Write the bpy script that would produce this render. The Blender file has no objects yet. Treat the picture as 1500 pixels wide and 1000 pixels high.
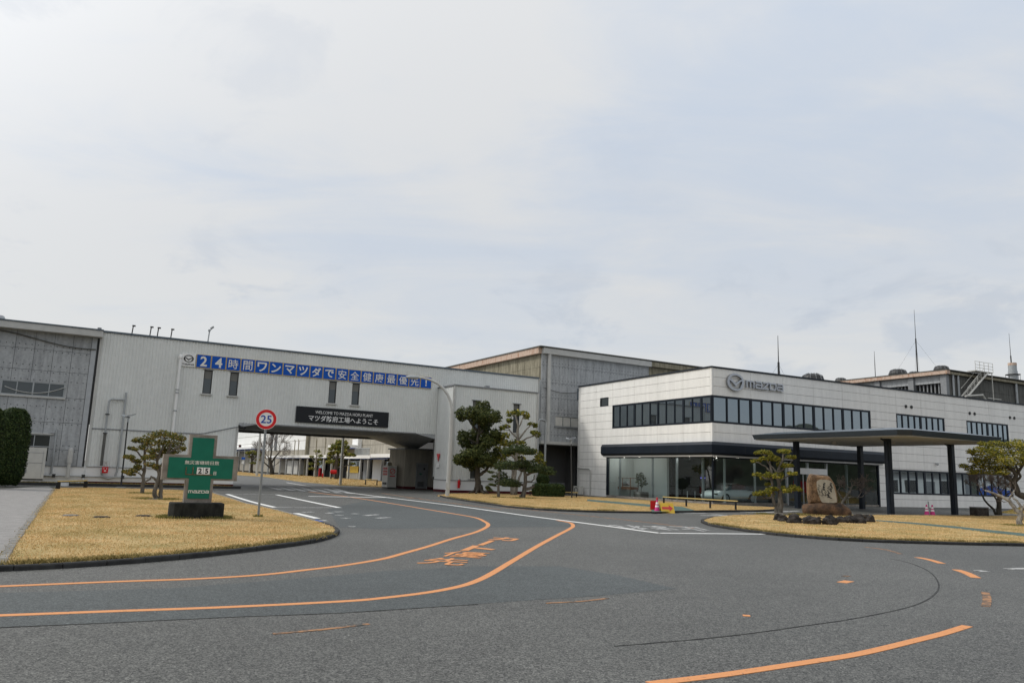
import bpy, bmesh, math, random
import numpy as np
from mathutils import Vector, Matrix, noise as mnoise
random.seed(7); rng = np.random.default_rng(7)
SC = bpy.context.scene
COL = SC.collection
PI = math.pi
# ------------------------------------------------------------------ camera, sky, sun, exposure
F_PX, PITCH, ROLL, YW, YB, EYE = 1132.12, 0.169205, 0.033205, 0.485691, 0.531400, 1.55
def cam_matrix():
    cp, sp, cr, sr = math.cos(PITCH), math.sin(PITCH), math.cos(ROLL), math.sin(ROLL)
    right, up, fw = Vector((1, 0, 0)), Vector((0, -sp, cp)), Vector((0, cp, sp))
    r2, u2 = cr*right + sr*up, -sr*right + cr*up
    m = Matrix((r2, u2, -fw)).transposed()
    return m
CM = cam_matrix()
cd = bpy.data.cameras.new('camera'); cd.sensor_width = 36.0; cd.lens = F_PX/1500*36
cd.clip_start = 0.1; cd.clip_end = 6000
cam = bpy.data.objects.new('camera', cd); COL.objects.link(cam)
cam.matrix_world = Matrix.Translation((0, 0, EYE)) @ CM.to_4x4()
SC.camera = cam
SUNV = Vector((-1.02, 0.155, 0.98)).normalized()          # towards the sun
SUN_EL = math.asin(SUNV.z); SUN_ROT = math.atan2(SUNV.x, SUNV.y)
SC.view_settings.view_transform = 'Standard'; SC.view_settings.look = 'None'
SC.view_settings.gamma = 1.0; SC.view_settings.exposure = 0.36; SC.view_settings.use_curve_mapping = False

def build_world():
    w = bpy.data.worlds.new('World'); SC.world = w; w.use_nodes = True
    nt = w.node_tree; N = nt.nodes; L = nt.links; N.clear()
    out = N.new('ShaderNodeOutputWorld'); bg = N.new('ShaderNodeBackground')
    bg.inputs[1].default_value = 0.10
    sky = N.new('ShaderNodeTexSky'); sky.sky_type = 'NISHITA'; sky.sun_disc = False
    sky.sun_elevation = SUN_EL; sky.sun_rotation = SUN_ROT; sky.dust_density = 2.0
    tc = N.new('ShaderNodeTexCoord')
    def math_(op, a, b=None, c=False):
        n = N.new('ShaderNodeMath'); n.operation = op; n.use_clamp = c
        for i, v in enumerate((a, b)):
            if v is None: continue
            if isinstance(v, (int, float)): n.inputs[i].default_value = v
            else: L.new(v, n.inputs[i])
        return n.outputs[0]
    def mixc(f, a, b):
        n = N.new('ShaderNodeMix'); n.data_type = 'RGBA'; n.clamp_factor = True
        for s, v in ((n.inputs[0], f), (n.inputs[6], a), (n.inputs[7], b)):
            if isinstance(v, (int, float)): s.default_value = v
            elif isinstance(v, tuple): s.default_value = (*v, 1)
            else: L.new(v, s)
        return n.outputs[2]
    def ramp(v, a, b):
        n = N.new('ShaderNodeMapRange'); n.interpolation_type = 'SMOOTHSTEP'
        L.new(v, n.inputs[0]); n.inputs[1].default_value = a; n.inputs[2].default_value = b
        return n.outputs[0]
    nrm = N.new('ShaderNodeVectorMath'); nrm.operation = 'NORMALIZE'; L.new(tc.outputs['Generated'], nrm.inputs[0])
    D = nrm.outputs[0]
    sep = N.new('ShaderNodeSeparateXYZ'); L.new(D, sep.inputs[0])
    z = math_('MAXIMUM', sep.outputs[2], 0.0)
    den = math_('ADD', z, 0.16)
    comb = N.new('ShaderNodeCombineXYZ')
    L.new(math_('DIVIDE', sep.outputs[0], den), comb.inputs[0]); L.new(math_('DIVIDE', sep.outputs[1], den), comb.inputs[1])
    def fbm(vec, scale, detail=7, rough=0.55, dist=0.0, sc3=None, loc=(0, 0, 0), rot=0.0):
        mp = N.new('ShaderNodeMapping'); L.new(vec, mp.inputs[0]); mp.inputs['Location'].default_value = loc; mp.inputs['Rotation'].default_value = (0, 0, rot)
        if sc3: mp.inputs['Scale'].default_value = sc3
        n = N.new('ShaderNodeTexNoise'); L.new(mp.outputs[0], n.inputs['Vector'])
        n.inputs['Scale'].default_value = scale; n.inputs['Detail'].default_value = detail
        n.inputs['Roughness'].default_value = rough; n.inputs['Distortion'].default_value = dist
        return n.outputs['Fac']
    n1 = fbm(comb.outputs[0], 0.55, 8, 0.55, 0.5, (1.0, 0.75, 1), (2.3, 0.4, 0))
    n2 = fbm(comb.outputs[0], 1.5, 9, 0.60, 0.7, (0.7, 1.5, 1), (5.1, 3.3, 0), 0.75)
    thin = ramp(math_('ADD', math_('MULTIPLY', n1, 0.55), math_('ADD', math_('MULTIPLY', n2, 0.45), math_('MULTIPLY', sep.outputs[0], -0.11))), 0.36, 0.56)
    # bluish thin veil -> white altostratus
    c = mixc(thin, (4.66, 5.16, 5.88), (5.80, 5.85, 5.86))
    # brighter towards the sun (thin cloud scattering round it)
    dot = N.new('ShaderNodeVectorMath'); dot.operation = 'DOT_PRODUCT'; L.new(D, dot.inputs[0]); dot.inputs[1].default_value = tuple(SUNV)
    au = math_('POWER', math_('MAXIMUM', dot.outputs['Value'], 0.0), 7.0)
    sc = N.new('ShaderNodeVectorMath'); sc.operation = 'SCALE'; L.new(c, sc.inputs[0])
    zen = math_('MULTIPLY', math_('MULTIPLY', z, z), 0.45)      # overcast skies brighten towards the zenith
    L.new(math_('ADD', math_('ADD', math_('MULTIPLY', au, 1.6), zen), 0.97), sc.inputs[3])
    c = sc.outputs[0]
    # paler low down
    c = mixc(math_('MULTIPLY', math_('SUBTRACT', 1.0, ramp(z, 0.05, 0.42)), 0.6), c, (5.90, 5.90, 5.80))
    # small grey-blue cumulus low over the horizon
    n3 = fbm(D, 8.0, 9, 0.58, 0.3, (1.0, 1.0, 2.2), (1.1, 0.2, 0.35))
    band = math_('MULTIPLY', ramp(z, 0.04, 0.14), math_('SUBTRACT', 1.0, ramp(z, 0.19, 0.33)))
    low = math_('MULTIPLY', ramp(math_('ADD', n3, math_('MULTIPLY', sep.outputs[0], 0.06)), 0.52, 0.66), band)
    c = mixc(math_('MULTIPLY', low, 0.6), c, (4.2, 4.6, 5.2))
    n4 = fbm(D, 3.4, 8, 0.6, 0.5, (1.0, 1.0, 1.7), (0.35, 4.2, 1.1))
    c = mixc(math_('MULTIPLY', ramp(n4, 0.57, 0.68), 0.25), c, (4.55, 5.0, 5.7))
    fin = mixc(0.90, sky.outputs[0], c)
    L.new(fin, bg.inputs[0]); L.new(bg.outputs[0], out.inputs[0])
build_world()
sl = bpy.data.lights.new('sun', 'SUN'); sl.energy = 1.3; sl.angle = math.radians(7); sl.color = (1.0, 0.955, 0.88)
so = bpy.data.objects.new('sun', sl); COL.objects.link(so); so.rotation_euler = SUNV.to_track_quat('Z', 'Y').to_euler()

# ------------------------------------------------------------------ measuring helpers (rays through the lens onto real planes)
def ray(px, py): return CM @ Vector(((px-750), -(py-500), -F_PX))
def at(px, py, z=0.0):
    d = ray(px, py); t = (z-EYE)/d.z
    return Vector((0, 0, EYE)) + d*t
class Upright:
    """vertical plane through a ground point, square to the line of sight: picture measures -> metres"""
    def __init__(s, px, py, z=0.0):
        s.o = at(px, py, z); n = Vector((s.o.x, s.o.y, 0)).normalized(); s.n = n; s.r = Vector((n.y, -n.x, 0))
    def w(s, px, py, depth=0.0):
        d = ray(px, py); o = s.o + s.n*depth
        t = (o - Vector((0, 0, EYE))).dot(s.n)/d.dot(s.n)
        return Vector((0, 0, EYE)) + d*t
    def l(s, px, py, depth=0.0): return s.w(px, py, depth) - s.o
    def mpp(s):
        c = CM.transposed() @ (s.o-Vector((0, 0, EYE))); return -c.z/F_PX
UB = Vector((math.cos(YB), math.sin(YB), 0)); VB = Vector((-math.sin(YB), math.cos(YB), 0)); OB = Vector((-5.8346, 61.3745, 0))
UW = Vector((math.cos(YW), math.sin(YW), 0)); VW = Vector((-math.sin(YW), math.cos(YW), 0)); OW = Vector((13.542, 51.740, 0))
def B(u, v, z=0.0): return OB + UB*u + VB*v + Vector((0, 0, z))
def Wp(u, v, z=0.0): return OW + UW*u + VW*v + Vector((0, 0, z))

# ------------------------------------------------------------------ materials
def mat(name, col, rough=0.7, metal=0.0, var=0.0, vscale=3.0, vmap=(1, 1, 1), col2=None, bump=0.0, bscale=30.0, spec=0.22,
        fine=0.0, fscale=150.0, ramp=(0.35, 0.65)):
    m = bpy.data.materials.new(name); m.use_nodes = True
    nt = m.node_tree; N = nt.nodes; L = nt.links; b = N['Principled BSDF']
    b.inputs['Roughness'].default_value = rough; b.inputs['Metallic'].default_value = metal
    b.inputs['Specular IOR Level'].default_value = spec
    b.inputs['Base Color'].default_value = (*col, 1)
    geo = N.new('ShaderNodeNewGeometry')
    def noise(scale, mp=(1, 1, 1), det=6, rgh=0.6):
        mm = N.new('ShaderNodeMapping'); mm.inputs['Scale'].default_value = mp; L.new(geo.outputs['Position'], mm.inputs[0])
        n = N.new('ShaderNodeTexNoise'); n.inputs['Scale'].default_value = scale; n.inputs['Detail'].default_value = det
        n.inputs['Roughness'].default_value = rgh; L.new(mm.outputs[0], n.inputs['Vector']); return n.outputs['Fac']
    src = None
    if var > 0 or col2:
        c2 = col2 or tuple(max(0, x*(1-var)) for x in col)
        r = N.new('ShaderNodeMapRange'); r.inputs[1].default_value, r.inputs[2].default_value = ramp
        L.new(noise(vscale, vmap), r.inputs[0])
        mx = N.new('ShaderNodeMix'); mx.data_type = 'RGBA'; mx.inputs[6].default_value = (*col, 1); mx.inputs[7].default_value = (*c2, 1)
        L.new(r.outputs[0], mx.inputs[0]); src = mx.outputs[2]
    if fine > 0:
        r = N.new('ShaderNodeMapRange'); r.inputs[1].default_value = 0.3; r.inputs[2].default_value = 0.7
        r.inputs[3].default_value = 1-fine; r.inputs[4].default_value = 1+fine
        L.new(noise(fscale, (1, 1, 1), 3, 0.7), r.inputs[0])
        sc = N.new('ShaderNodeVectorMath'); sc.operation = 'SCALE'
        if src: L.new(src, sc.inputs[0])
        else: sc.inputs[0].default_value = col
        L.new(r.outputs[0], sc.inputs[3]); src = sc.outputs[0]
    if src: L.new(src, b.inputs['Base Color'])
    if bump > 0:
        bp = N.new('ShaderNodeBump'); bp.inputs['Strength'].default_value = bump; bp.inputs['Distance'].default_value = 0.02
        L.new(noise(bscale), bp.inputs['Height']); L.new(bp.outputs[0], b.inputs['Normal'])
    return m
def leaf_mat(name, c1, c2, c3):
    m = bpy.data.materials.new(name); m.use_nodes = True; nt = m.node_tree; N = nt.nodes; L = nt.links; b = N['Principled BSDF']
    g = N.new('ShaderNodeNewGeometry'); cr = N.new('ShaderNodeValToRGB'); L.new(g.outputs['Random Per Island'], cr.inputs[0])
    e = cr.color_ramp.elements; e[0].position = 0.0; e[0].color = (*c1, 1); e[1].position = 1.0; e[1].color = (*c3, 1)
    k = e.new(0.55); k.color = (*c2, 1)
    L.new(cr.outputs[0], b.inputs['Base Color']); b.inputs['Roughness'].default_value = 0.7; b.inputs['Specular IOR Level'].default_value = 0.22
    tr = N.new('ShaderNodeBsdfTranslucent'); L.new(cr.outputs[0], tr.inputs[0])
    mx = N.new('ShaderNodeMixShader'); mx.inputs[0].default_value = 0.25
    L.new(b.outputs[0], mx.inputs[1]); L.new(tr.outputs[0], mx.inputs[2]); L.new(mx.outputs[0], N['Material Output'].inputs[0])
    return m
def glass_dark(name, refl, tint=(0.012, 0.015, 0.018)):
    m = bpy.data.materials.new(name); m.use_nodes = True; nt = m.node_tree; N = nt.nodes; L = nt.links
    b = N['Principled BSDF']; b.inputs['Base Color'].default_value = (*tint, 1); b.inputs['Roughness'].default_value = 0.3
    gl = N.new('ShaderNodeBsdfGlossy'); gl.inputs['Roughness'].default_value = 0.01; gl.inputs[0].default_value = (0.76, 0.90, 1.0, 1)
    fr = N.new('ShaderNodeMath'); fr.operation = 'POWER'; lw_ = N.new('ShaderNodeLayerWeight'); lw_.inputs['Blend'].default_value = 0.5
    L.new(lw_.outputs['Facing'], fr.inputs[0]); fr.inputs[1].default_value = 3.5
    ad = N.new('ShaderNodeMath'); ad.operation = 'ADD'; ad.use_clamp = True; ad.inputs[1].default_value = refl; L.new(fr.outputs[0], ad.inputs[0])
    geo = N.new('ShaderNodeNewGeometry'); n = N.new('ShaderNodeTexNoise'); n.inputs['Scale'].default_value = 0.8; n.inputs['Detail'].default_value = 1
    L.new(geo.outputs['Position'], n.inputs['Vector']); bp = N.new('ShaderNodeBump'); bp.inputs['Strength'].default_value = 0.03
    bp.inputs['Distance'].default_value = 0.05; L.new(n.outputs['Fac'], bp.inputs['Height']); L.new(bp.outputs[0], gl.inputs['Normal'])
    mx = N.new('ShaderNodeMixShader'); L.new(ad.outputs[0], mx.inputs[0]); L.new(b.outputs[0], mx.inputs[1]); L.new(gl.outputs[0], mx.inputs[2])
    L.new(mx.outputs[0], N['Material Output'].inputs[0]); return m
def glass_clear(name, tint=(0.88, 0.935, 0.935)):
    m = bpy.data.materials.new(name); m.use_nodes = True; nt = m.node_tree; N = nt.nodes; L = nt.links
    N.remove(N['Principled BSDF'])
    t = N.new('ShaderNodeBsdfTransparent'); t.inputs[0].default_value = (*tint, 1)
    gl = N.new('ShaderNodeBsdfGlossy'); gl.inputs['Roughness'].default_value = 0.0
    fr = N.new('ShaderNodeMath'); fr.operation = 'POWER'; lw_ = N.new('ShaderNodeLayerWeight'); lw_.inputs['Blend'].default_value = 0.5
    L.new(lw_.outputs['Facing'], fr.inputs[0]); fr.inputs[1].default_value = 3.5
    ad = N.new('ShaderNodeMath'); ad.operation = 'ADD'; ad.use_clamp = True; ad.inputs[1].default_value = 0.055; L.new(fr.outputs[0], ad.inputs[0])
    mx = N.new('ShaderNodeMixShader'); L.new(ad.outputs[0], mx.inputs[0]); L.new(t.outputs[0], mx.inputs[1]); L.new(gl.outputs[0], mx.inputs[2])
    L.new(mx.outputs[0], N['Material Output'].inputs[0]); return m
def emis(name, col, s):
    m = bpy.data.materials.new(name); m.use_nodes = True; b = m.node_tree.nodes['Principled BSDF']
    b.inputs['Emission Color'].default_value = (*col, 1); b.inputs['Emission Strength'].default_value = s; return m
def asphalt(name, base, tintvar, speck=0.45):
    m = bpy.data.materials.new(name); m.use_nodes = True; nt = m.node_tree; N = nt.nodes; L = nt.links; b = N['Principled BSDF']
    g = N.new('ShaderNodeNewGeometry')
    def nz(s, d=5, r=0.6):
        n = N.new('ShaderNodeTexNoise'); n.inputs['Scale'].default_value = s; n.inputs['Detail'].default_value = d; n.inputs['Roughness'].default_value = r
        L.new(g.outputs['Position'], n.inputs['Vector']); return n.outputs['Fac']
    def rng_(v, a, b_, c, d):
        r = N.new('ShaderNodeMapRange'); L.new(v, r.inputs[0])
        for i, x in enumerate((a, b_, c, d)): r.inputs[i+1].default_value = x
        return r.outputs[0]
    vo = N.new('ShaderNodeTexVoronoi'); vo.inputs['Scale'].default_value = 85; L.new(g.outputs['Position'], vo.inputs['Vector'])
    sp = N.new('ShaderNodeSeparateColor'); L.new(vo.outputs['Color'], sp.inputs[0])
    stone = rng_(sp.outputs[0], 0.0, 1.0, 1-speck, 1+speck)
    bright = N.new('ShaderNodeMath'); bright.operation = 'GREATER_THAN'; L.new(sp.outputs[1], bright.inputs[0]); bright.inputs[1].default_value = 0.955
    add = N.new('ShaderNodeMath'); add.operation = 'MULTIPLY_ADD'; L.new(bright.outputs[0], add.inputs[0]); add.inputs[1].default_value = 0.9; L.new(stone, add.inputs[2])
    big = rng_(nz(0.22, 5), 0.3, 0.7, 0.84, 1.14)
    mid = rng_(nz(2.5, 5, 0.7), 0.3, 0.7, 0.92, 1.08)
    wide = rng_(nz(0.07, 4, 0.5), 0.35, 0.65, 0.88, 1.1)
    def mul(a, b_):
        n = N.new('ShaderNodeMath'); n.operation = 'MULTIPLY'; L.new(a, n.inputs[0]); L.new(b_, n.inputs[1]); return n.outputs[0]
    v2 = N.new('ShaderNodeTexVoronoi'); v2.inputs['Scale'].default_value = 42; L.new(g.outputs['Position'], v2.inputs['Vector'])
    s2 = N.new('ShaderNodeSeparateColor'); L.new(v2.outputs['Color'], s2.inputs[0])
    f = mul(mul(mul(mul(add.outputs[0], big), mid), wide), rng_(s2.outputs[0], 0.0, 1.0, 0.72, 1.28))
    sc = N.new('ShaderNodeVectorMath'); sc.operation = 'SCALE'; sc.inputs[0].default_value = base; L.new(f, sc.inputs[3]); L.new(sc.outputs[0], b.inputs['Base Color'])
    b.inputs['Roughness'].default_value = 0.55; b.inputs['Specular IOR Level'].default_value = 0.26
    bp = N.new('ShaderNodeBump'); bp.inputs['Strength'].default_value = 0.3; bp.inputs['Distance'].default_value = 0.006
    L.new(sp.outputs[0], bp.inputs['Height']); L.new(bp.outputs[0], b.inputs['Normal'])
    return m
def worn(name, col, under, amount, scale=9.0):
    """road paint: patches of the asphalt show through"""
    m = mat(name, col, 0.75, fine=0.12, fscale=80)
    nt = m.node_tree; N = nt.nodes; L = nt.links; b = N['Principled BSDF']
    src = b.inputs['Base Color'].links[0].from_socket
    g = N.new('ShaderNodeNewGeometry'); n = N.new('ShaderNodeTexNoise'); n.inputs['Scale'].default_value = scale; n.inputs['Detail'].default_value = 8; n.inputs['Roughness'].default_value = 0.75
    L.new(g.outputs['Position'], n.inputs['Vector']); r = N.new('ShaderNodeMapRange'); L.new(n.outputs['Fac'], r.inputs[0])
    r.inputs[1].default_value = 0.62-amount; r.inputs[2].default_value = 0.68-amount+0.06
    mx = N.new('ShaderNodeMix'); mx.data_type = 'RGBA'; L.new(r.outputs[0], mx.inputs[0]); L.new(src, mx.inputs[6]); mx.inputs[7].default_value = (*under, 1)
    L.new(mx.outputs[2], b.inputs['Base Color']); return m
M = {}
M['asphalt'] = asphalt('asphalt', (0.085, 0.085, 0.078), 0, 0.9)
M['asphalt_new'] = asphalt('asphalt_resurfaced', (0.060, 0.068, 0.067), 0, 0.65)
M['asphalt_crack'] = None
M['green_path'] = mat('green_path', (0.09, 0.14, 0.12), 0.9, var=0.3, vscale=2)
M['soil'] = mat('lawn_ground', (0.50, 0.345, 0.165), 0.95, col2=(0.28, 0.225, 0.09), vscale=0.9, fine=0.35, fscale=60, bump=0.6, bscale=60)
M['kerb'] = mat('kerb_stone', (0.050, 0.050, 0.049), 0.9, var=0.45, vscale=6, fine=0.2)
M['kerb_light'] = mat('kerb_concrete', (0.26, 0.25, 0.23), 0.9, var=0.45, vscale=5, fine=0.2)
M['paver'] = mat('concrete_paver', (0.27, 0.26, 0.25), 0.9, var=0.2, vscale=4, fine=0.3, fscale=60)
M['orange'] = worn('orange_road_paint', (0.60, 0.265, 0.11), (0.068, 0.069, 0.065), 0.045, 14)
M['orange_faint'] = worn('faint_orange_road_paint', (0.36, 0.19, 0.095), (0.068, 0.069, 0.065), 0.165, 5)
M['asphalt_crack'] = worn('asphalt_crack', (0.030, 0.030, 0.030), (0.068, 0.069, 0.065), 0.15, 5)
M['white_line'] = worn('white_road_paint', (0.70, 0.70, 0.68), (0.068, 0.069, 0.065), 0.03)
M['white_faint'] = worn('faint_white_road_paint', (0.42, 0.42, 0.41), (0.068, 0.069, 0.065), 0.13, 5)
M['siding'] = mat('grey_corrugated_siding', (0.70, 0.715, 0.695), 0.55, var=0.10, vscale=0.5, vmap=(1, 1, 0.25), fine=0.04, fscale=3)
M['siding_white'] = mat('white_base_paint', (0.78, 0.78, 0.77), 0.6, var=0.07, vscale=1.2)
M['maroon'] = mat('maroon_skirting', (0.085, 0.012, 0.018), 0.7, var=0.3)
M['flash'] = mat('grey_flashing', (0.26, 0.27, 0.28), 0.5, 0.2, var=0.15)
M['flash_light'] = mat('light_fascia', (0.52, 0.52, 0.50), 0.6, var=0.12, vscale=2)
M['slate'] = mat('weathered_cement_board', (0.41, 0.425, 0.435), 0.85, col2=(0.28, 0.29, 0.30), vscale=1.3, vmap=(3.2, 3.2, 0.55), fine=0.13, fscale=7, ramp=(0.42, 0.75))
M['slate_light'] = mat('grey_corner_flashing', (0.43, 0.45, 0.47), 0.6, var=0.12)
M['slate_brown'] = mat('brown_stained_cement_board', (0.30, 0.275, 0.205), 0.9, col2=(0.14, 0.125, 0.085), vscale=1.3, vmap=(3, 3, 0.5), fine=0.15, fscale=6, ramp=(0.38, 0.68))
M['slate_dark'] = mat('dark_siding', (0.13, 0.13, 0.12), 0.85, var=0.35, vscale=2, vmap=(3, 3, 0.4))
M['rust'] = mat('rusty_fascia', (0.55, 0.42, 0.335), 0.85, col2=(0.30, 0.13, 0.06), vscale=2.2, vmap=(2, 2, 0.6), ramp=(0.5, 0.75), fine=0.1, fscale=8)
M['panel'] = mat('white_wall_panel', (0.84, 0.83, 0.80), 0.6, var=0.10, vscale=1.2, vmap=(2.2, 2.2, 0.22), fine=0.03, fscale=4)
M['joint'] = mat('panel_joint', (0.30, 0.30, 0.29), 0.9)
M['navy'] = mat('dark_navy_metal', (0.012, 0.018, 0.028), 0.38, 0.0, var=0.25, vscale=0.8, spec=0.25)
M['canopy_edge'] = mat('canopy_edge_metal', (0.030, 0.042, 0.056), 0.4, 0.0, var=0.15, spec=0.35)
M['navy_light'] = mat('grey_navy_roof_metal', (0.10, 0.125, 0.15), 0.33, 0.3, var=0.1)
M['soffit'] = mat('soffit_board', (0.42, 0.42, 0.41), 0.8, var=0.08)
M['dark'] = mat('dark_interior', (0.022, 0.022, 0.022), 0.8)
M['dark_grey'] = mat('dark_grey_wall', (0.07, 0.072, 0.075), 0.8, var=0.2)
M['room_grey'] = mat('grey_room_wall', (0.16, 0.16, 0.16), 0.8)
M['room_white'] = mat('white_room_wall', (0.74, 0.76, 0.74), 0.7)
M['room_floor'] = mat('showroom_floor', (0.10, 0.10, 0.10), 0.25, var=0.1)
M['glass'] = glass_dark('tinted_window_glass', 0.24)
M['glass_dim'] = glass_dark('dark_window_glass', 0.05, (0.02, 0.022, 0.022))
M['glass_clear'] = glass_clear('clear_shop_glass')
M['blind'] = mat('roller_blind', (0.16, 0.16, 0.15), 0.7)
M['white'] = mat('white_paint', (0.78, 0.78, 0.77), 0.45)
M['offwhite'] = mat('ivory_casing', (0.58, 0.57, 0.53), 0.5, var=0.1)
M['galv'] = mat('galvanised_steel', (0.40, 0.42, 0.43), 0.45, 0.5, var=0.15, vscale=3)
M['grey_pole'] = mat('grey_painted_pole', (0.50, 0.50, 0.48), 0.45, 0.1, var=0.12, vscale=1.5)
M['sign_pole'] = mat('weathered_sign_pole', (0.27, 0.29, 0.30), 0.5, 0.2, var=0.15)
M['twig_pale'] = mat('pale_bare_twig', (0.30, 0.25, 0.225), 0.9, var=0.3, vscale=10)
M['steel_dark'] = mat('dark_steel', (0.05, 0.05, 0.05), 0.5, 0.3)
M['black'] = mat('black_plastic', (0.015, 0.015, 0.016), 0.5)
M['chrome'] = mat('chrome_letters', (0.36, 0.37, 0.39), 0.2, 1.0)
M['blue'] = mat('blue_sign_face', (0.004, 0.085, 0.44), 0.6, var=0.06)
M['ivory'] = mat('ivory_lettering', (0.74, 0.72, 0.66), 0.5)
M['ink'] = mat('black_lettering', (0.02, 0.02, 0.022), 0.6)
M['sign_black'] = mat('black_sign_face', (0.014, 0.016, 0.019), 0.35)
M['red'] = mat('red_paint', (0.50, 0.014, 0.018), 0.4)
M['sign_red'] = mat('red_sign_ring', (0.62, 0.02, 0.025), 0.4)
M['sign_blue'] = mat('blue_numerals', (0.015, 0.07, 0.36), 0.4)
M['pink'] = mat('pink_cone_plastic', (0.62, 0.055, 0.24), 0.45, var=0.1)
M['yellow'] = mat('yellow_board', (0.68, 0.44, 0.055), 0.5, var=0.12, vscale=6)
M['yellow_pipe'] = mat('yellow_rail', (0.62, 0.47, 0.18), 0.5, var=0.15, vscale=5)
M['arrow'] = mat('red_arrow_print', (0.56, 0.06, 0.06), 0.5)
M['green_sign'] = mat('green_sign_face', (0.010, 0.150, 0.098), 0.4, var=0.12, vscale=4)
M['stone_cement'] = mat('washed_concrete', (0.30, 0.275, 0.245), 0.9, col2=(0.17, 0.15, 0.13), vscale=2.5, fine=0.2, fscale=50)
M['mossy'] = mat('dark_mossy_concrete', (0.030, 0.031, 0.028), 0.95, col2=(0.010, 0.011, 0.010), vscale=5, vmap=(1, 1, 0.4), fine=0.3, fscale=40, bump=0.5, bscale=25)
M['rock'] = mat('grey_garden_rock', (0.062, 0.055, 0.05), 0.9, col2=(0.018, 0.016, 0.015), vscale=4, fine=0.4, fscale=25, bump=0.8, bscale=12)
M['mon_brown'] = mat('brown_monument_stone', (0.24, 0.15, 0.085), 0.9, col2=(0.085, 0.055, 0.035), vscale=4, fine=0.4, fscale=22, bump=0.7, bscale=14)
M['mon_base'] = mat('brown_base_rock', (0.13, 0.075, 0.042), 0.9, col2=(0.028, 0.021, 0.017), vscale=2.2, fine=0.4, fscale=20, bump=0.8, bscale=9)
M['mon_face'] = mat('polished_stone_face', (0.38, 0.345, 0.28), 0.6, var=0.25, vscale=5, fine=0.1, fscale=60)
M['bark'] = mat('grey_bark', (0.17, 0.155, 0.135), 0.95, col2=(0.075, 0.066, 0.055), vscale=9, vmap=(1, 1, 0.35), bump=0.9, bscale=20, fine=0.2, fscale=50)
M['bark_pale'] = mat('pale_lichen_bark', (0.33, 0.31, 0.27), 0.95, col2=(0.12, 0.105, 0.09), vscale=11, vmap=(1, 1, 0.5), bump=0.8, bscale=20)
M['bark_dark'] = mat('dark_bark', (0.09, 0.078, 0.062), 0.95, col2=(0.04, 0.035, 0.028), vscale=9, vmap=(1, 1, 0.3), bump=0.9, bscale=18)
M['twig'] = mat('bare_twig', (0.15, 0.12, 0.10), 0.9, var=0.3, vscale=10)
M['leaf_dark'] = leaf_mat('dark_evergreen_leaf', (0.026, 0.040, 0.012), (0.062, 0.080, 0.022), (0.15, 0.155, 0.042))
M['leaf_pine'] = leaf_mat('pine_needle', (0.020, 0.038, 0.013), (0.050, 0.072, 0.022), (0.11, 0.125, 0.04))
M['leaf_olive'] = leaf_mat('olive_leaf', (0.050, 0.070, 0.014), (0.165, 0.175, 0.030), (0.36, 0.31, 0.055))
M['leaf_gold'] = leaf_mat('yellow_green_leaf', (0.065, 0.085, 0.012), (0.21, 0.205, 0.028), (0.46, 0.36, 0.05))
M['leaf_rust'] = leaf_mat('olive_and_rust_leaf', (0.045, 0.060, 0.014), (0.140, 0.145, 0.030), (0.33, 0.22, 0.055))
M['leaf_hedge'] = leaf_mat('clipped_hedge_leaf', (0.016, 0.034, 0.010), (0.036, 0.065, 0.017), (0.085, 0.111, 0.031))
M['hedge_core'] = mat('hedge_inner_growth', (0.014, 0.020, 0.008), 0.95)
M['blade'] = leaf_mat('dormant_grass', (0.40, 0.275, 0.125), (0.66, 0.46, 0.215), (0.84, 0.63, 0.34))
def patchy(m, c, amt=0.75, scale=0.5):
    nt = m.node_tree; N = nt.nodes; L = nt.links; b = N['Principled BSDF']; src = b.inputs['Base Color'].links[0].from_socket
    g = N.new('ShaderNodeNewGeometry'); n = N.new('ShaderNodeTexNoise'); n.inputs['Scale'].default_value = scale; n.inputs['Detail'].default_value = 6; n.inputs['Roughness'].default_value = 0.65
    L.new(g.outputs['Position'], n.inputs['Vector']); q = N.new('ShaderNodeMapRange'); L.new(n.outputs['Fac'], q.inputs[0]); q.inputs[1].default_value = 0.47; q.inputs[2].default_value = 0.66; q.inputs[4].default_value = amt
    mx = N.new('ShaderNodeMix'); mx.data_type = 'RGBA'; L.new(q.outputs[0], mx.inputs[0]); L.new(src, mx.inputs[6]); mx.inputs[7].default_value = (*c, 1); L.new(mx.outputs[2], b.inputs['Base Color'])
patchy(M['blade'], (0.29, 0.255, 0.085))
M['blade_green'] = leaf_mat('greenish_grass', (0.13, 0.13, 0.035), (0.30, 0.245, 0.08), (0.48, 0.36, 0.14))
M['car_white'] = mat('white_car_paint', (0.66, 0.68, 0.68), 0.25)
M['car_red'] = mat('dark_red_car_paint', (0.20, 0.008, 0.012), 0.25)
M['tyre'] = mat('tyre_rubber', (0.02, 0.02, 0.02), 0.8)
M['wood'] = mat('brown_wood', (0.28, 0.12, 0.055), 0.5)
M['spot'] = emis('lit_spotlight', (1.0, 0.93, 0.80), 14)
M['strip_lamp'] = emis('warm_strip', (1.0, 0.72, 0.32), 0.55)
M['blue_led'] = emis('blue_led', (0.03, 0.03, 1.0), 0.7)
M['hill'] = mat('wooded_hill', (0.045, 0.060, 0.035), 0.95, var=0.5, vscale=0.08, fine=0.3, fscale=0.5)
M['far_white'] = mat('far_white_wall', (0.80, 0.80, 0.78), 0.7, var=0.06, vscale=0.5)
M['far_beige'] = mat('far_beige_wall', (0.40, 0.37, 0.31), 0.85, col2=(0.27, 0.25, 0.21), vscale=1.0, vmap=(2, 2, 0.4))

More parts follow.
